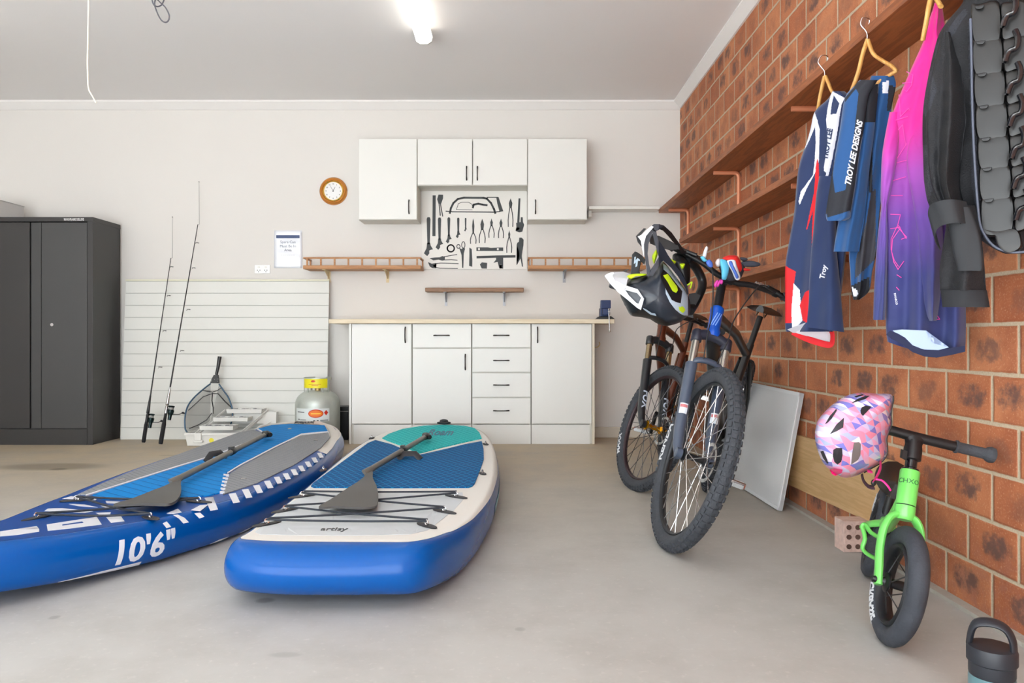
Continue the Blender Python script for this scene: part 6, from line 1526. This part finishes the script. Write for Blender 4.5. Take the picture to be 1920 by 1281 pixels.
obj('hem_lining', MB().add([px(a, b, d) for a, b, d in ((1476, 618, 2.80), (1510, 605, 2.76), (1548, 612, 2.75), (1560, 632, 2.78), (1556, 645, 2.80), (1525, 640, 2.82), (1493, 628, 2.82))] + [px(a, b, d + .008) for a, b, d in ((1476, 618, 2.80), (1510, 605, 2.76), (1548, 612, 2.75), (1560, 632, 2.78), (1556, 645, 2.80), (1525, 640, 2.82), (1493, 628, 2.82))], [tuple(range(7)), tuple(range(13, 6, -1))] + [(i, (i + 1) % 7, 7 + (i + 1) % 7, 7 + i) for i in range(7)]), M_jw, t)
obj('hem_band', MB().tube(crom([tuple(px(a, b, d)) for a, b, d in ((1486, 622, 2.815), (1510, 634, 2.81), (1540, 644, 2.79), (1558, 646, 2.77), (1561, 630, 2.76), (1558, 618, 2.76))], 4, False), (.012, .003), 10, flat=(0, 0, 1)), M_jr, t, smooth=True)
def label_on(surf, s_, size, ox, oy, ang, m_, par, bold=.3, shear=0, sx=1.0, g_=3):
    tx = text2d(s_, size, bold=bold, shear=shear, sx=sx); ca, sa_ = math.cos(ang), math.sin(ang)
    tx['v'] = [(ox + a * ca - b * sa_, oy - (a * sa_ + b * ca)) for a, b in tx['v']]
    return obj('lettering', patch([tx], lambda a, b, h: surf(a, b, h + .0015), g_, 0, .0012), m_, par)
label_on(sls, 'Troy', 13, 1545, 524, math.radians(78), M_jw, t, .5, .1)
label_on(bs, 'TROY LEE', 14, 1551, 300, math.radians(80), M_nav, t, .5, .1, .95)
# riding trousers folded over the hanger bar
t = thing('riding_trousers', 'blue and black riding trousers folded over a hanger, second of the hanging clothes', 'trousers', px(1610, 350, 2.45))
M_tb = mat('trouser_blue', rgb(14, 74, 130), .75, sheen=.3); M_tk = mat('trouser_black', rgb(34, 36, 44), .8); M_tg = mat('trouser_grey', rgb(64, 64, 72), .8)
dt = lambda a, b: 2.50 - (a - 1560) * .0009
cloth('seat_panel', [(142, 1634, 1676), (160, 1628, 1680), (200, 1622, 1672), (260, 1618, 1664), (340, 1608, 1656), (400, 1600, 1650), (470, 1592, 1644), (510, 1594, 1636), (545, 1596, 1630), (562, 1600, 1612)], dt,
      [M_tb, M_tk, M_tg, M_jw], [(Z6([(470, 60), (500, 50), (495, 110), (470, 110)]), 3), (Z6([(500, 70), (530, 80), (520, 180), (490, 190)]), 1), (Z6([(395, 700), (420, 560), (440, 540), (440, 860), (345, 950), (350, 860)]), 2), (Z6([(325, 985), (412, 940), (412, 1010), (345, 1060), (320, 1040)]), 1), (Z6([(410, 340), (425, 340), (425, 560), (410, 560)]), 1), (Z6([(330, 985), (355, 1000), (362, 1025), (340, 1030)]), 3)], t, 50, 140, (.008, 2.0, .2), .02, .015)
cloth('rear_leg', [(158, 1607, 1648), (180, 1604, 1646), (240, 1600, 1640), (320, 1590, 1630), (400, 1575, 1622), (450, 1566, 1614), (472, 1563, 1611)], lambda a, b: dt(a, b) - .035,
      [M_tb, M_tk], [(Z6([(370, 60), (450, 60), (450, 240), (370, 240)]), 1), (Z6([(360, 60), (390, 60), (330, 600), (300, 600)]), 1)], t, 44, 110, (.006, 1.5, 1.2), .025, .015)
lo, ls = cloth('front_leg', [(150, 1612, 1646), (160, 1603, 1640), (184, 1584, 1628), (240, 1575, 1620), (300, 1564, 1610), (350, 1556, 1604), (395, 1549, 1596), (408, 1549, 1594), (414, 1551, 1584)], lambda a, b: dt(a, b) - .075,
      [M_tb, M_tk], [(Z6([(300, 130), (360, 60), (400, 30), (455, 10), (455, 60), (400, 130), (372, 60), (300, 150)]), 1), (Z6([(340, 70), (455, 0), (450, 60), (420, 150), (372, 330), (340, 560), (325, 650), (300, 560), (330, 400), (352, 200), (362, 110)]), 1), (Z6([(215, 640), (255, 560), (330, 540), (325, 640), (280, 655), (222, 672)]), 1), (Z6([(300, 128), (285, 160), (262, 330), (245, 480), (255, 560), (215, 660), (205, 600), (255, 330), (280, 130)]), 1)], t, 90, 240, (.005, 1.2, .2), .025, .015)
label_on(ls, 'TROY LEE DESIGNS', 15.5, 1594, 349, math.radians(79), M_jw, t, .5, .3, .92)
# pink to navy jersey
g = NG('pink_navy_fade', .7); z = g.sep.outputs[2]
n0_ = g.noise(g.tc.outputs['Object'], 2.0, 2)
zz = g.math('MULTIPLY_ADD', n0_, .12, g.math('SUBTRACT', z, .06))
rp = g.nt.nodes.new('ShaderNodeValToRGB'); e = rp.color_ramp.elements
g.nt.links.new(g.ss(zz, 0.0, 1.0), rp.inputs[0])
mr = g.nt.nodes.new('ShaderNodeMapRange'); g.nt.links.new(zz, mr.inputs[0]); mr.inputs[1].default_value = -.05 ; mr.inputs[2].default_value = .95
g.nt.links.new(mr.outputs[0], rp.inputs[0])
e[0].position = 0; e[0].color = rgb(40, 54, 104); e[1].position = 1; e[1].color = rgb(234, 14, 140)
for pos, c_ in ((.22, rgb(50, 54, 118)), (.38, rgb(98, 60, 150)), (.52, rgb(158, 66, 170)), (.66, rgb(214, 26, 146))):
    a = e.new(pos); a.color = c_
g.b.inputs['Sheen Weight'].default_value = .2; g.col(rp.outputs[0])
dp = lambda a, b: 2.19 - (a - 1637) * .0005
P0 = px(1740, 340, 2.12)
t = thing('riding_jersey', 'bright pink fading to navy jersey, hanging beside the black body armour', 'jersey', (P0.x, P0.y, .8 - .0))
M_pnk = g.m; MATS['jl'] = mat('jersey_line', rgb(226, 70, 170), .6)
po, ps = cloth('jersey_body', [(5, 1752, 1765), (20, 1748, 1768), (60, 1734, 1774), (78, 1731, 1778), (148, 1700, 1786), (218, 1672, 1792), (281, 1662, 1796), (350, 1658, 1800), (420, 1660, 1804), (500, 1661, 1808), (582, 1661, 1811), (629, 1661, 1811), (655, 1664, 1810)], dp, [M_pnk], [], t, 80, 170, (.014, 2.2, .3), .04, .03, hem=lambda u: -14 + 10 * u + 14 * math.sin(PI * u))
cloth('sleeve', [(210, 1668, 1690), (281, 1655, 1684), (330, 1652, 1676), (375, 1651, 1666), (392, 1652, 1663), (450, 1645, 1664), (540, 1639, 1662), (600, 1637, 1660)], lambda a, b: dp(a, b) - .03 * min(1, max(0, (b - 210) / 80)), [M_pnk], [], t, 30, 110, (.006, 1.0, 1.0), .025, .02)
cloth('sleeve', [(225, 1712, 1734), (300, 1700, 1752), (380, 1712, 1764), (450, 1722, 1768), (520, 1728, 1766), (580, 1735, 1760), (602, 1742, 1756)], lambda a, b: dp(a, b) - .055 * min(1, max(0, (b - 225) / 120)), [M_pnk], [], t, 36, 110, (.008, 1.0, 2.6), .03, .03)
def z8(a, b): return (1630 + a / 4.925, 420 + b / 4.925)
obj('hem_lining', patch([[z8(*p) for p in ((215, 985), (300, 975), (525, 985), (540, 1060), (585, 1100), (735, 1140), (640, 1165), (510, 1160), (400, 1130), (320, 1060))]], lambda a, b, h: px(a, b, dp(a, b) - .058 - h), 6, 0, .003), mat('lining_pale_blue', rgb(170, 190, 226), .7), t)
obj('hem_band', patch([[z8(*p) for p in ((155, 1020), (190, 985), (260, 1010), (330, 1050), (400, 1120), (500, 1160), (640, 1165), (780, 1140), (885, 1125), (885, 1180), (760, 1210), (620, 1235), (510, 1225), (400, 1185), (300, 1110), (200, 1060))]], lambda a, b, h: px(a, b, dp(a, b) - .05 - h), 6, 0, .012), M_dn, t)
def z9(a, b): return (1620 + a / 2.563, b / 2.563)
lines = [((205, 345), (235, 360), (228, 410), (205, 440), (190, 430)), ((185, 400), (232, 395)), ((168, 455), (175, 560), (215, 520), (218, 530)), ((145, 580), (210, 560)), ((150, 640), (185, 600), (200, 700)), ((142, 660), (160, 760), (205, 690)), ((130, 790), (205, 770)), ((135, 870), (200, 850)), ((130, 940), (185, 940)),
         ((128, 1030), (175, 1032), (160, 1090), (205, 1140), (180, 1150)), ((158, 1090), (130, 1150), (130, 1200), (145, 1250), (165, 1280))]
L_ = []
def outline_(S_): obj('outline_lettering', patch(S_, lambda a, b, h: ps(a, b, h + .002), 5, 0, .001), MATS['jl'], t)
for P in lines: outline_(stroke([z9(*p) for p in P], 1.3))
for P in (((195, 45), (285, 30)), ((270, 15), (340, 135)), ((285, 40), (215, 140), (205, 250), (225, 350), (265, 420), (318, 345)), ((255, 470), (295, 495)), ((250, 585), (275, 612)), ((615, 880), (630, 850), (650, 880), (620, 882))): outline_(stroke([z8(*p) for p in P], 1.4))

label_on(ps, 'DHARCO', 5.2, 1676, 550, math.radians(-80), M_jw, t, .15)
# black body armour jacket
t = thing('body_armour', 'black padded body armour jacket with segmented spine plates, rightmost of the hanging clothes', 'body armour', px(1840, 300, 1.85))
M_ak = mat('armour_fabric', rgb(22, 23, 28), .75, noise=.2, nscale=60, bump=.3, bscale=300); M_ap = mat('armour_plate', rgb(28, 27, 27), .38, noise=.1, nscale=20); M_am = mat('armour_mesh', rgb(46, 48, 56), .8, noise=.6, nscale=220, bump=.5, bscale=300)
da = lambda a, b: 1.96 - (a - 1729) * .00062
Z9 = lambda P: [z9(*p) for p in P]
ao, asf = cloth('jacket_body', [(-70, 1830, 1990), (-20, 1812, 2010), (8, 1803, 2014), (39, 1777, 2016), (74, 1757, 2018), (156, 1738, 2018), (218, 1730, 2016), (300, 1731, 2010), (351, 1734, 2004), (395, 1748, 1996), (430, 1800, 1990), (450, 1838, 1980), (466, 1862, 1960), (476, 1885, 1940)], da,
      [M_ak, M_am], [(Z9([(395, 150), (345, 220), (340, 300), (300, 380), (280, 540), (300, 560), (340, 480), (360, 380), (350, 330), (420, 180), (500, 60), (480, 40)]), 1), (Z9([(275, 690), (310, 700), (330, 900), (300, 1010), (280, 900)]), 1), (Z9([(500, 100), (530, 100), (545, 700), (570, 1110), (700, 1215), (640, 1230), (560, 1150), (520, 900), (510, 500)]), 1)], t, 80, 150, (.016, 1.6, 1.0), .05, .06)
# spine plates: two columns of overlapping pads
def plate_(P, h0, h1, nm='spine_plate', m_=M_ap): return obj(nm, pillow(Z9(P), lambda a, b: da(a, b) - .066 - h0, (h1 - h0) * .5 + .001, .012, rings=8, sub=5, pw=.12)[0], m_, t, smooth=True)
def asp(a, b, h=0.0): return px(a, b, da(a, b) - .075 - h)
x0l = [515, 520, 527, 535, 545, 552, 560, 565]; x1l = [650, 660, 672, 682, 692, 700, 712, 722]
ysl = [20, 190, 345, 500, 655, 800, 950, 1110]
for k in range(7):
    ya, yb = ysl[k], ysl[k + 1] + 8; a, b = x0l[k], x1l[k]
    plate_([(a, ya + 14), (a + 40, ya), (b, ya - 8), (b + 6, yb - 8), (b - 40, yb + 14), (a + 12, yb + 6)], .004, .018)
    plate_([(a + 20, ya + 10), (a + 62, ya + 4), (a + 52, ya + 20), (a + 24, ya + 22)], .0185, .0215, 'plate_slot', M_blk)
    x_ = b + 6
    P = [(x_ + 2, ya + 2), (x_ + 60, ya - 14), (x_ + 122, ya - 20), (x_ + 128, (ya + yb) / 2 - 10), (x_ + 130, yb - 26), (x_ + 66, yb - 16), (x_ + 10, yb - 4), (x_ + 5, (ya + yb) / 2)]
    plate_(P, .006, .026)
    obj('plate_ridge', MB().tube([asp(*z9(u, v), .026) for u, v in crom([(x_ + 12, ya + 110), (x_ + 30, ya + 60), (x_ + 66, ya + 40), (x_ + 74, ya - 6), (x_ + 60, ya - 44)], 4, False)], (.011, .007), 10), mat('plate_gloss', rgb(24, 25, 31), .12, coat=.7), t, smooth=True)
    for side in range(1, 3):
        P2_ = [(u + 130 * side - 0, v) for u, v in P]
        plate_(P2_, .006, .026)
plate_([(575, 1100), (640, 1110), (735, 1100), (760, 1180), (720, 1215), (680, 1215), (640, 1180), (620, 1120)], .006, .022)
obj('armour_piping', MB().tube([asp(*z9(u, v), .0) for u, v in crom([(512, 90), (516, 250), (520, 500), (530, 750), (548, 1000), (565, 1100), (620, 1180), (700, 1212), (780, 1210)], 4, False)], .003, 8), mat('piping_slate', rgb(84, 90, 106), .5), t, smooth=True)
# sleeve with strap loop and cuff
cloth('sleeve', [(60, 1766, 1784), (100, 1756, 1796), (156, 1744, 1806), (218, 1737, 1812), (280, 1739, 1806), (345, 1746, 1800), (392, 1766, 1812), (420, 1776, 1826)], lambda a, b: da(a, b) - .055 * min(1, max(0, (b - 60) / 110)), [M_ak, M_am], [(Z9([(275, 400), (330, 360), (350, 430), (320, 520), (290, 560)]), 1)], t, 50, 140, (.020, 1.6, .9), .04, .03)
cloth('forearm', [(385, 1772, 1828), (420, 1774, 1836), (460, 1768, 1842), (500, 1762, 1846), (530, 1762, 1848), (545, 1763, 1849)], lambda a, b: da(a, b) - .075, [M_ak], [], t, 40, 60, (.010, 1.2, 2.0), .03, .03)
cloth('cuff', [(544, 1764, 1850), (548, 1764, 1851), (576, 1767, 1856)], lambda a, b: da(a, b) - .085, [mat('cuff_slate', rgb(28, 30, 35), .8)], [], t, 30, 12, (.002, 1, 0), .03, .03)
cloth('elbow_strap', [(388, 1768, 1818), (430, 1780, 1834), (470, 1786, 1842), (500, 1794, 1844), (508, 1794, 1842)], lambda a, b: da(a, b) - .115, [mat('strap_slate', rgb(30, 33, 38), .7)], [], t, 24, 40, (.002, 1, 0), .01, .004)
lp = crom([tuple(px(a, b, d)) for a, b, d in ((1752, 425, 1.83), (1742, 405, 1.82), (1746, 385, 1.81), (1765, 376, 1.79), (1790, 374, 1.78), (1812, 378, 1.80))], 5, False)
sv = []; nl = len(lp)
for k_, (dx_, dy_) in enumerate(((0, 0), (12, 44), (10, 44), (-2, 0))):
    for p in lp:
        X_ = p[0] / p[1] * F + 960.5 + dx_; Y_ = 635 - (p[2] - H) / p[1] * F + dy_; sv.append(px(X_, Y_, p[1] + (.004 if k_ in (2, 3) else 0)))
obj('strap_loop', MB().add(sv, [(k_ * nl + i, k_ * nl + i + 1, ((k_ + 1) % 4) * nl + i + 1, ((k_ + 1) % 4) * nl + i) for k_ in range(4) for i in range(nl - 1)]), MATS['strap_slate'], t, smooth=True)
